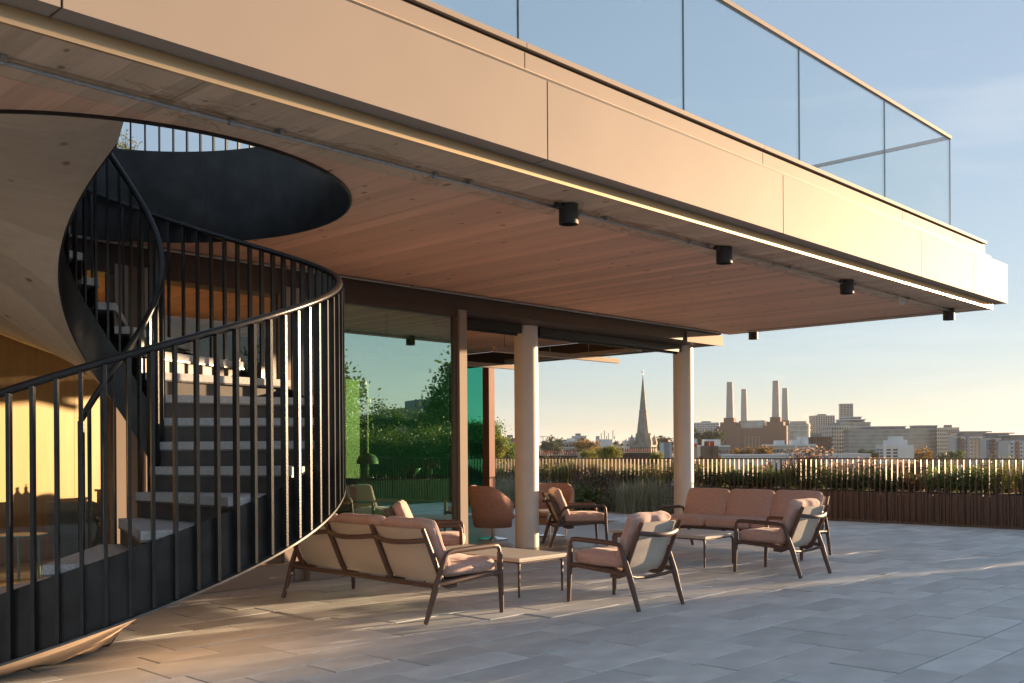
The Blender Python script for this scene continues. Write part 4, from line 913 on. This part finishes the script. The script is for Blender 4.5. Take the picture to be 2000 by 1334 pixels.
# --- riverside glass blocks
def curtain(name, label, px0, px1, ytop, D, deep, nx, nz, gm, turn=0, band=None, steps=()):
    t = place(name, label, px0, px1, D, turn=turn); w_ = xw(px1, D) - xw(px0, D); x = w_ / 2; h = zw((px0 + px1) / 2, ytop, D) - GZ
    MB().box(-x, x, 0, deep, 0, h).build('glass_wall', gm, t)
    b = MB()
    for i in range(nx + 1): a = -x + 2 * x * i / nx; b.box(a - 0.12, a + 0.12, -0.35, 0.05, 0, h)
    for i in range(int(deep / 3) + 1): b.box(x - 0.05, x + 0.35, 3 * i - 0.12, 3 * i + 0.12, 0, h); b.box(-x - 0.35, -x + 0.05, 3 * i - 0.12, 3 * i + 0.12, 0, h)
    tag(b.build('mullions', C['metal'], t), kind='stuff')
    b = MB()
    for j in range(nz + 1): z = h * j / nz; b.box(-x - 0.3, x + 0.3, -0.3, deep + 0.3, z - 0.28, z + 0.28)
    tag(b.build('floor_bands', band or C['conc'], t), kind='stuff')
    MB().box(-x - 0.6, x + 0.6, -0.6, deep + 0.6, h + 0.281, h + 0.8).build('roof_slab', C['metal'], t)
    for (a0, a1, yt, m_) in steps:
        hz_ = zw(a0, yt, D) - GZ; c_ = (px0 + px1) / 2
        MB().box((a0 - c_) / FPX * D, (a1 - c_) / FPX * D, 4, deep - 3, h + 0.8, hz_).build('upper_storey', m_, t)
        MB().box((a0 - c_) / FPX * D - 0.8, (a1 - c_) / FPX * D + 0.8, 3.2, deep - 2.2, hz_, hz_ + 0.7).build('roof_slab', C['white'], t)
    return t
curtain('office_block', 'long glass office block right of the dark tower', 1660, 1772, 840, 820, 26, 30, 13, C['glassy'], turn=-10, steps=((1690, 1768, 834, C['glassblue']),))
curtain('stepped_block', 'white stepped terrace block below the dark tower', 1652, 1702, 826, 880, 24, 12, 14, C['glassy'], turn=12, band=C['white'], steps=((1656, 1696, 820, C['winlit']), (1664, 1688, 815, C['glassblue'])))
block('clad_block', 'grey and terracotta clad block under the dark tower', 1622, 1660, 832, 860, 22, C['conc'], C['win'], 7, 13, 0.55, 0.6, turn=6)
curtain('glass_block', 'green glass block right of the white gable house', 1776, 1834, 838, 860, 24, 16, 12, C['glassy'], turn=-8, steps=((1790, 1832, 832, C['glassblue']),))
block('pale_block', 'pale stone block with many small windows right of the glass block', 1832, 1872, 836, 840, 22, C['cream'], C['win'], 10, 13, 0.5, 0.55, turn=-20)
def strips(label, px0, px1, ytop, D, deep, turn, seed):
    t = place('riverside_flats', label, px0, px1, D, turn=turn, group='striped riverside flats'); w_ = xw(px1, D) - xw(px0, D); x = w_ / 2; h = zw((px0 + px1) / 2, ytop, D) - GZ
    MB().box(-x, x, 0, deep, 0, h - 4).build('wall', C['conc'], t); r2 = random.Random(seed); a = -x; ms = [C['blue'], C['conc'], C['terr'], C['glassblue'], C['white'], C['brick']]
    bb = {}
    while a < x - 0.5:
        w2 = r2.uniform(1.5, 3.2); m_ = r2.choice(ms); bb.setdefault(m_.name, (m_, MB()))[1].box(a, min(a + w2 * 0.9, x), -r2.uniform(0.2, 1.2), 0.05, 0, h - 4 - r2.uniform(0, 3)); a += w2
    for nm_, (m_, b_) in bb.items(): tag(b_.build('cladding_strips', m_, t), kind='stuff')
    grid(t, -x + 0.5, x - 0.5, 2, h - 5, -0.9, int(w_ / 3), int(h / 3.2), 0.35, 0.45, C['win'], t=0.35)
    MB().box(-x + 2, x - 2, 2, deep, h - 4, h - 0.8).build('penthouse', C['glassblue'], t); MB().box(-x - 0.5, x + 1.5, 0.5, deep + 1, h - 0.8, h).build('roof_slab', C['metal'], t)
strips('striped blue and terracotta flats by the river, leftmost', 1868, 1932, 842, 760, 20, -8, 1)
strips('striped blue and terracotta flats by the river, middle', 1928, 1976, 845, 720, 20, -14, 2)
strips('striped blue and terracotta flats by the river, rightmost', 1972, 2060, 849, 690, 20, -8, 3)
# --- nearer modern blocks
def modern(name, label, px0, px1, ytop, D, deep, wall, turn=0, boxes=()):
    t, x, h = block(name, label, px0, px1, ytop, D, deep, wall, C['win'], max(4, int((px1 - px0) / 7)), 6, 0.72, 0.42, turn=turn, roofbits=False, roofm=C['white'])
    b = MB()
    for j in range(7): b.box(-x - 0.25, x + 0.25, -0.5, deep + 0.25, h - 3.4 * j - 0.25, h - 3.4 * j + 0.15)
    tag(b.build('floor_bands', C['white'], t), kind='stuff')
    c_ = (px0 + px1) / 2
    for (a0, a1, yt) in boxes: MB().box((a0 - c_) / FPX * D, (a1 - c_) / FPX * D, deep * 0.25, deep * 0.7, h + 0.5, zw(a0, yt, D) - GZ).build('roof_box', C['white'], t)
    return t
modern('apartment_block', 'white and tan apartment block low in front of the power station, left', 1356, 1426, 872, 420, 14, C['greybeige'], 6, ((1384, 1413, 858), (1356, 1366, 857)))
modern('apartment_block', 'white stepped apartment block low in front of the power station, right', 1501, 1592, 870, 420, 14, C['cream'], -4, ((1520, 1536, 860), (1551, 1568, 860), (1566, 1582, 852)))
block('brick_block', 'dark brown brick block behind the pink flowers', 1586, 1626, 855, 620, 16, C['brick'], C['win'], 6, 9, 0.4, 0.5, turn=10)
t, x, h = block('gable_house', 'white block with a blank gable wall in front of the glass offices', 1727, 1782, 872, 330, 9, C['white'], C['win'], 4, 3, 0.6, 0.5, turn=-4, roofbits=False, z0=zw(1750, 894, 330) - GZ)
MB().box(-0.2, x + 0.3, -0.45, 0.6, 0, h + 0.02).build('gable_wall', C['white'], t); MB().box(-x * 0.6, x * 0.75, 1.5, 7, h + 0.5, h + 2.2).build('attic', C['white'], t); MB().box(-x * 0.3, x * 0.5, 2.2, 6.4, h + 2.2, h + 3.4).build('roof_box', C['white'], t)
block('low_terrace', 'long low white building just above the railing', 1420, 1700, 890, 300, 8, C['white'], C['win'], 60, 1, 0.6, 0.45, z0=zw(1550, 897, 300) - GZ, roofbits=False)
# --- left of the far column: blocks and church
block('slab_tower', 'white tower block between the columns', 1128, 1146, 852, 950, 16, C['white'], C['win'], 6, 14, 0.5, 0.5, turn=18)
modern('apartment_block', 'white and brown banded block left of the church, between the columns', 1103, 1131, 863, 600, 16, C['greybeige'], 0, ((1109, 1123, 856),))
t, x, h = block('telephone_exchange', 'white building with roof masts left of the church', 1163, 1214, 872, 720, 22, C['white'], C['win'], 9, 4, 0.6, 0.4, roofbits=False)
hh = zw(1185, 858, 720) - GZ; c_ = (1163 + 1214) / 2
MB().box((1167 - c_) / FPX * 720, (1197 - c_) / FPX * 720, 3, 16, h + 0.5, hh).build('upper_block', C['white'], t); MB().box((1167 - c_) / FPX * 720, (1172 - c_) / FPX * 720, 4, 14, hh, hh + 2.5).build('roof_box', C['conc'], t)
for q, px_ in enumerate((1171, 1176, 1182, 1186, 1190, 1199, 1202)): MB().box((px_ - c_) / FPX * 720 - 0.25, (px_ - c_) / FPX * 720 + 0.25, 6, 6.5, hh, hh + 2.5 + 2 * ((q * 7) % 3)).build('mast', C['stone'], t)
modern('apartment_block', 'white and grey block partly hidden by the church', 1222, 1246, 862, 600, 14, C['white'], 0, ((1231, 1244, 854),))
CD = 460.0
ch = place('church', 'stone church tower with a tall pointed spire and corner pinnacles', 1234, 1279, CD, cat='church', turn=-24)
cs_ = CD / FPX; zc_ = lambda py: zw(1256, py, CD) - GZ
hw = 21.5 * cs_
MB().box(-hw, hw, -hw, hw, 0, zc_(869)).build('tower', C['stone'], ch)
b = MB()
for q in range(8):
    for sgn in (-1, 1): b.box(-hw + 0.5 + q * 1.15, -hw + 1.1 + q * 1.15, sgn * hw - 0.12, sgn * hw + 0.12, zc_(876), zc_(873)); b.box(sgn * hw - 0.12, sgn * hw + 0.12, -hw + 0.5 + q * 1.15, -hw + 1.1 + q * 1.15, zc_(876), zc_(873))
tag(b.build('parapet_openings', C['win'], ch), kind='stuff')
b = MB(); n8 = 8; ring = []
for lev, (z, r) in enumerate(((zc_(870), 15.5 * cs_), (zc_(806), 7.6 * cs_), (zc_(804), 8.2 * cs_), (zc_(801), 7.0 * cs_), (zc_(732), 0.25 * cs_))):
    ring.append([(r * math.cos(R(22.5 + 45 * k_)) , r * math.sin(R(22.5 + 45 * k_)), z) for k_ in range(8)])
b.add([p for r_ in ring for p in r_], [(8 * i + k_, 8 * i + (k_ + 1) % 8, 8 * i + 8 + (k_ + 1) % 8, 8 * i + 8 + k_) for i in range(4) for k_ in range(8)] + [tuple(range(32, 40))]); b.build('spire', C['stone'], ch)
for sx in (-1, 1):
    for sy in (-1, 1):
        b = MB(); q = 1.1; cx_, cy_ = sx * (hw - 0.9), sy * (hw - 0.9); b.box(cx_ - q, cx_ + q, cy_ - q, cy_ + q, zc_(869), zc_(863)); z0_, z1_ = zc_(863), zc_(848)
        b.add([(cx_ - q, cy_ - q, z0_), (cx_ + q, cy_ - q, z0_), (cx_ + q, cy_ + q, z0_), (cx_ - q, cy_ + q, z0_), (cx_, cy_, z1_)], [(0, 1, 4), (1, 2, 4), (2, 3, 4), (3, 0, 4)]); b.build('pinnacle', C['stone'], ch)
for k_ in range(4):
    a = R(90 * k_); b = MB(); r = 12.5 * cs_; w2 = 1.1; z0_, z1_, z2_ = zc_(869), zc_(858), zc_(846)
    P_ = lambda rr_, s_, z: (rr_ * math.cos(a) - s_ * math.sin(a), rr_ * math.sin(a) + s_ * math.cos(a), z)
    b.add([P_(r - 1.8, -w2, z0_), P_(r + 0.6, -w2, z0_), P_(r + 0.6, w2, z0_), P_(r - 1.8, w2, z0_), P_(r - 1.8, -w2, z1_), P_(r + 0.6, -w2, z1_), P_(r + 0.6, w2, z1_), P_(r - 1.8, w2, z1_), P_(r - 1.8, 0, z2_), P_(r + 0.6, 0, z2_)],
          [(0, 3, 2, 1), (0, 1, 5, 4), (1, 2, 6, 9, 5), (2, 3, 7, 6), (3, 0, 4, 8, 7), (4, 5, 9, 8), (6, 7, 8, 9)]); b.build('lucarne', C['stone'], ch)
MB().box(-0.12, 0.12, -0.12, 0.12, zc_(732), zc_(722)).box(-0.9, 0.9, -0.11, 0.11, zc_(727.3), zc_(726)).build('cross', C['metal'], ch)
# --- far left gap
block('slab_tower', 'grey and white tower block between the post and the near column', 958, 979, 840, 700, 16, C['conc'], C['win'], 6, 12, 0.55, 0.5, turn=20)
block('apartment_block', 'pink clad apartment block left of the near column', 979, 1012, 857, 700, 16, C['terr'], C['winlit'], 10, 6, 0.45, 0.6)
# --- terraces with chimney pots and roofs close by
def terrace(label, px0, px1, ytop, D, deep, wall, roofm, turn=0, pots=0, gable=False, nwin=0):
    t = place('terraced_house', label, px0, px1, D, group='terraced houses below the railing', turn=turn); w_ = xw(px1, D) - xw(px0, D); x = w_ / 2; h = zw((px0 + px1) / 2, ytop, D) - GZ
    if gable:
        MB().box(-x, x, 0, deep, 0, h - 3).build('wall', wall, t)
        MB().add([(-x - .2, -0.4, h - 3.1), (x + .2, -0.4, h - 3.1), (x + .2, deep + 0.4, h - 3.1), (-x - .2, deep + 0.4, h - 3.1), (-x - .2, deep / 2, h), (x + .2, deep / 2, h)], [(0, 1, 5, 4), (2, 3, 4, 5), (0, 4, 3), (1, 2, 5), (0, 3, 2, 1)]).build('roof', roofm, t)
        r2 = random.Random(int(px0)); a = -x + 0.6
        for cxx in (-x + 0.7, x - 0.7):
            ck = MB().box(cxx - 0.5, cxx + 0.5, deep / 2 - 1.2, deep / 2 + 1.2, h - 2.0, h + 1.2).build('chimney', wall, t)
            for q in range(4): MB().lathe([(0, h + 1.2), (0.14, h + 1.2), (0.12, h + 1.75), (0, h + 1.75)], 8, (cxx, deep / 2 - 0.9 + 0.6 * q, 0)).build('chimney_pot', C['pot'], ck, smooth=40)
    else:
        MB().box(-x, x, 0, deep, 0, h).build('wall', wall, t)
        MB().box(-x - .1, x + .1, -0.15, deep + 0.15, h, h + 0.12).build('coping', C['stone'], t)
        pm_ = MB().lathe([(0, 0), (0.17, 0), (0.14, 0.85), (0.17, 0.9), (0.14, 1.0), (0, 1.0)], 8).mesh('chimney_pot', smooth=40)
        for q in range(pots): o = obj('chimney_pot', pm_, C['pot'], t); o.location = (-x + (q + 0.5) * w_ / pots, deep * 0.3, h + 0.12)
    if nwin:
        grid(t, -x + 0.6, x - 0.6, h - 12, h - 3.4 if gable else h - 0.8, 0, nwin, 3, 0.4, 0.62, C['win'], t=0.08)
    return t
terrace('dark parapet with a long row of red chimney pots, centre', 1141, 1208, 884, 230, 5, C['brickdk'], C['slate'], pots=15)
terrace('dark parapet with red chimney pots below the church', 1208, 1283, 885, 235, 5, C['brickdk'], C['slate'], pots=17)
terrace('dark parapet with red chimney pots just right of the near column', 1052, 1127, 890, 225, 5, C['brickdk'], C['slate'], pots=17)
terrace('small white house right of the chimney pots', 1298, 1316, 882, 130, 6, C['white'], C['slate'], gable=True, nwin=2)
terrace('orange lit brick house right of the far column', 1382, 1417, 892, 110, 8, C['brick2'], C['tile'], gable=True, nwin=3)
terrace('small brick house beside the far column', 1352, 1378, 890, 140, 8, C['cream'], C['tile'], gable=True, nwin=3)
x_ = 1425; i = 0
while x_ < 2080:
    wpx = rg.uniform(48, 78); D = rg.uniform(85, 150)
    terrace(f'{nth(i)} brick terraced house behind the railing, counting from the far column', x_, x_ + wpx, rg.uniform(934, 946), D, rg.uniform(7, 9), rg.choice((C['brick2'], C['brick2'], C['brick'], C['cream'])), rg.choice((C['slate'], C['slate'], C['tile'])), turn=rg.uniform(-12, 12), gable=True, nwin=4); x_ += wpx * 0.97; i += 1
x_ = 1425; i = 0
while x_ < 2080:
    wpx = rg.uniform(34, 56); D = rg.uniform(190, 260)
    terrace(f'{nth(i)} house of the farther row behind the railing, from the far column', x_, x_ + wpx, rg.uniform(918, 924), D, 9, rg.choice((C['brick2'], C['brick'], C['white'])), rg.choice((C['slate'], C['tile'])), turn=rg.uniform(-15, 15), gable=True, nwin=3); x_ += wpx; i += 1
terrace('red roofed house left of the near column', 975, 995, 872, 170, 9, C['cream'], C['tile'], gable=True, nwin=2)
for i, (a, b_, yt, D) in enumerate(((1050, 1120, 955, 70), (1118, 1190, 955, 75), (1188, 1262, 955, 72), (1258, 1322, 955, 78), (955, 1010, 955, 80))):
    terrace(f'{ORD[i]} brick house behind the planting between the columns', a, b_, yt, D, 8, C['brick2'], C['slate'], gable=True, nwin=4)
# --- two tower cranes far off
for i, (px_, py_, D) in enumerate(((1060.5, 853, 2600), (1070.5, 858, 2900))):
    t = place('tower_crane', ('taller' if i == 0 else 'shorter') + ' of the two tower cranes far off by the near column', px_ - 1, px_ + 1, D, 'crane', 'far cranes'); z = zw(px_, py_, D) - GZ
    MB().box(-0.9, 0.9, -0.9, 0.9, 0, z).build('mast', C['metal'], t); MB().box(-7, 16, -0.7, 0.7, z, z + 1.4).build('jib', C['metal'], t); MB().box(-7, -4, -1, 1, z - 2, z).build('counterweight', C['conc'], t)

# ------------------------------------------------------------------ trees
def crown_mesh(seed, n, clumps, L, W):
    """unit crown: leaves gathered in clumps through an uneven ellipsoid"""
    rg = random.Random(seed); m = MB(); cs = []
    for _ in range(clumps):
        d = Vector((rg.gauss(0, 1), rg.gauss(0, 1), rg.gauss(0, 1))).normalized() * (rg.random() ** 0.45); cs.append((d, rg.uniform(0.16, 0.34)))
    for _ in range(n):
        c_, r_ = rg.choice(cs); p = c_ * 0.82 + Vector((rg.gauss(0, 1), rg.gauss(0, 1), rg.gauss(0, 0.8))) * (r_ * 0.5)
        leaf(m, p, Vector((rg.gauss(0, 1), rg.gauss(0, 1), rg.gauss(-0.1, 0.7))), L * rg.uniform(0.6, 1.3), W * rg.uniform(0.7, 1.3), rg.random(), rg)
    return m.mesh('crown', recalc=False)
def trunk_mesh(seed):
    return MB().tube([(0, 0, -1), (0.03, 0.0, -0.6), (0, 0.03, -0.25), (0.02, 0, 0.02)], [0.10, 0.075, 0.06, 0.05], 8).mesh('trunk', smooth=50)
def limb_mesh(seed):
    rg = random.Random(seed); m = MB(); m.tube([(0, 0, -0.7), (0.03, 0, -0.2), (0, 0.03, 0.4)], [0.045, 0.035, 0.012], 7)
    for k_ in range(7):
        a = k_ * 0.9 + rg.random(); z = rg.uniform(-0.6, 0.0); m.tube([(0, 0, z), (0.28 * math.cos(a), 0.28 * math.sin(a), z + 0.22), (0.6 * math.cos(a), 0.6 * math.sin(a), z + 0.5)], [0.028, 0.018, 0.006], 6)
    return m.mesh('limbs', smooth=50)
CR = [crown_mesh(300 + i, 11000, 70, 0.07, 0.045) for i in range(2)]; CRF = [crown_mesh(320 + i, 1500, 26, 0.17, 0.11) for i in range(3)]; TR = [trunk_mesh(340 + i) for i in range(2)]; LI = [limb_mesh(350 + i) for i in range(2)]
BARK = mat('bark', (0.09, 0.065, 0.045), 0.9, noise=(6, 0.2))
def tree(label, pos, r, kind, far=True, hz=1.0, group='trees among the houses', seed=0, ground_z=GZ):
    base = Vector((pos.x, pos.y, ground_z)); t = thing('tree', label, 'tree', base, seed * 1.3, group)
    me = (CRF if far else CR)[seed % 2]; key = kind + str(far) + str(seed % 2)
    if key not in TREEM: c2 = me.copy(); c2.materials.clear(); c2.materials.append(LM[kind]); TREEM[key] = c2
    o = obj('crown', TREEM[key], None, t); o.location = (0, 0, pos.z - ground_z); o.scale = (r, r, r * hz)
    for me_ in (TR[seed % 2], LI[seed % 2]):
        if not me_.materials: me_.materials.append(BARK)
    o = obj('limbs', LI[seed % 2], None, t); o.location = (0, 0, pos.z - ground_z); o.scale = (r, r, r * hz)
    k_ = pos.z - ground_z - 0.55 * r * hz; o = obj('trunk', TR[seed % 2], None, t); o.location = (0, 0, k_); o.scale = (r * 0.6, r * 0.6, k_)
    return t
TREEM = {}
spots = [(1366, 852, 700, 9, 'far', 'dark tree below the white apartment block'), (1395, 852, 700, 9, 'far', 'dark tree just left of the power station'), (1452, 885, 380, 4.2, 'autumn', 'yellowing tree at the power station foot, left'), (1492, 882, 380, 4.5, 'autumn', 'yellowing tree at the power station foot, right'),
         (1690, 887, 330, 3.2, 'dark', 'dark tree in front of the office block'), (1704, 890, 330, 2.6, 'autumn', 'orange tree beside the white gable house'), (1802, 889, 420, 5.5, 'autumn', 'golden tree below the green glass block'), (1865, 888, 420, 4.0, 'dark', 'dark round tree in front of the striped flats'), (1842, 892, 400, 3.0, 'far', 'small tree below the pale stone block'),
         (1150, 872, 520, 8, 'autumn', 'brown tree left of the chimney pots'), (1085, 868, 700, 10, 'far', 'tree behind the near column, right side'), (1070, 872, 640, 8, 'far', 'tree low beside the near column'), (1215, 870, 800, 8, 'far', 'tree just left of the church'), (1292, 866, 900, 13, 'far', 'dark trees right of the church'), (1306, 868, 850, 11, 'far', 'dark tree beside the far column'),
         (1152, 895, 62, 0.8, 'olive', 'yellow green tree top below the chimney pots, left'), (1190, 894, 60, 0.95, 'olive', 'yellow green tree top below the chimney pots, right'), (1282, 896, 62, 0.6, 'olive', 'small yellow green tree top left of the far column'),
         (962, 878, 70, 1.3, 'olive', 'yellow tree beside the red brown post'), (985, 883, 75, 1.3, 'mid', 'green tree between the post and the near column'), (940, 868, 70, 2.2, 'mid', 'tree seen through the teal pane')]
for i, (px_, py_, D, r, kd, lb) in enumerate(spots): tree(lb, at(px_, py_, D), r, kd, D > 300, 0.75 if D > 300 else 0.95, seed=i)
# trees and a building that the glass front mirrors (they stand out of frame on the right)
tree('large leafy tree mirrored in the glass beside the stair', mirrored(590, 775, 60), 4.3, 'dark', False, 0.95, 'mirrored trees', 1)
tree('leafy tree mirrored at the right edge of the green glass', mirrored(925, 800, 46), 2.6, 'dark', False, 1.15, 'mirrored trees', 2)
tree('low tree mirrored in the middle of the green glass', mirrored(745, 842, 75), 3.0, 'dark', False, 0.8, 'mirrored trees', 3)
tree('round tree mirrored right of the middle of the glass', mirrored(850, 845, 75), 3.0, 'dark', False, 0.75, 'mirrored trees', 4)
p = mirrored(835, 800, 130); t = thing('mirrored_block', 'flat roofed building mirrored in the green glass', 'building', (p.x, p.y, GZ), R(20))
MB().box(-5, 5, -5, 5, 0, p.z - GZ).build('wall', C['glassblue'], t); MB().box(-2, 3, -3, 3, p.z - GZ, p.z - GZ + 1.2).build('roof_box', C['lead'], t)

# ------------------------------------------------------------------ air
hm = bpy.data.materials.new('haze'); hm.use_nodes = True; n_ = hm.node_tree.nodes; n_.remove(n_['Principled BSDF'])
pv = n_.new('ShaderNodeVolumePrincipled'); pv.inputs['Color'].default_value = (0.92, 0.94, 0.97, 1); pv.inputs['Density'].default_value = 0.00005; pv.inputs['Anisotropy'].default_value = 0.3
hm.node_tree.links.new(pv.outputs[0], n_['Material Output'].inputs['Volume'])
hz_o = MB().box(-9100, 9100, -9100, 9100, GZ - 2, 135).build('haze', hm); tag(hz_o, 'faint evening haze over the city', 'haze', kind='stuff')
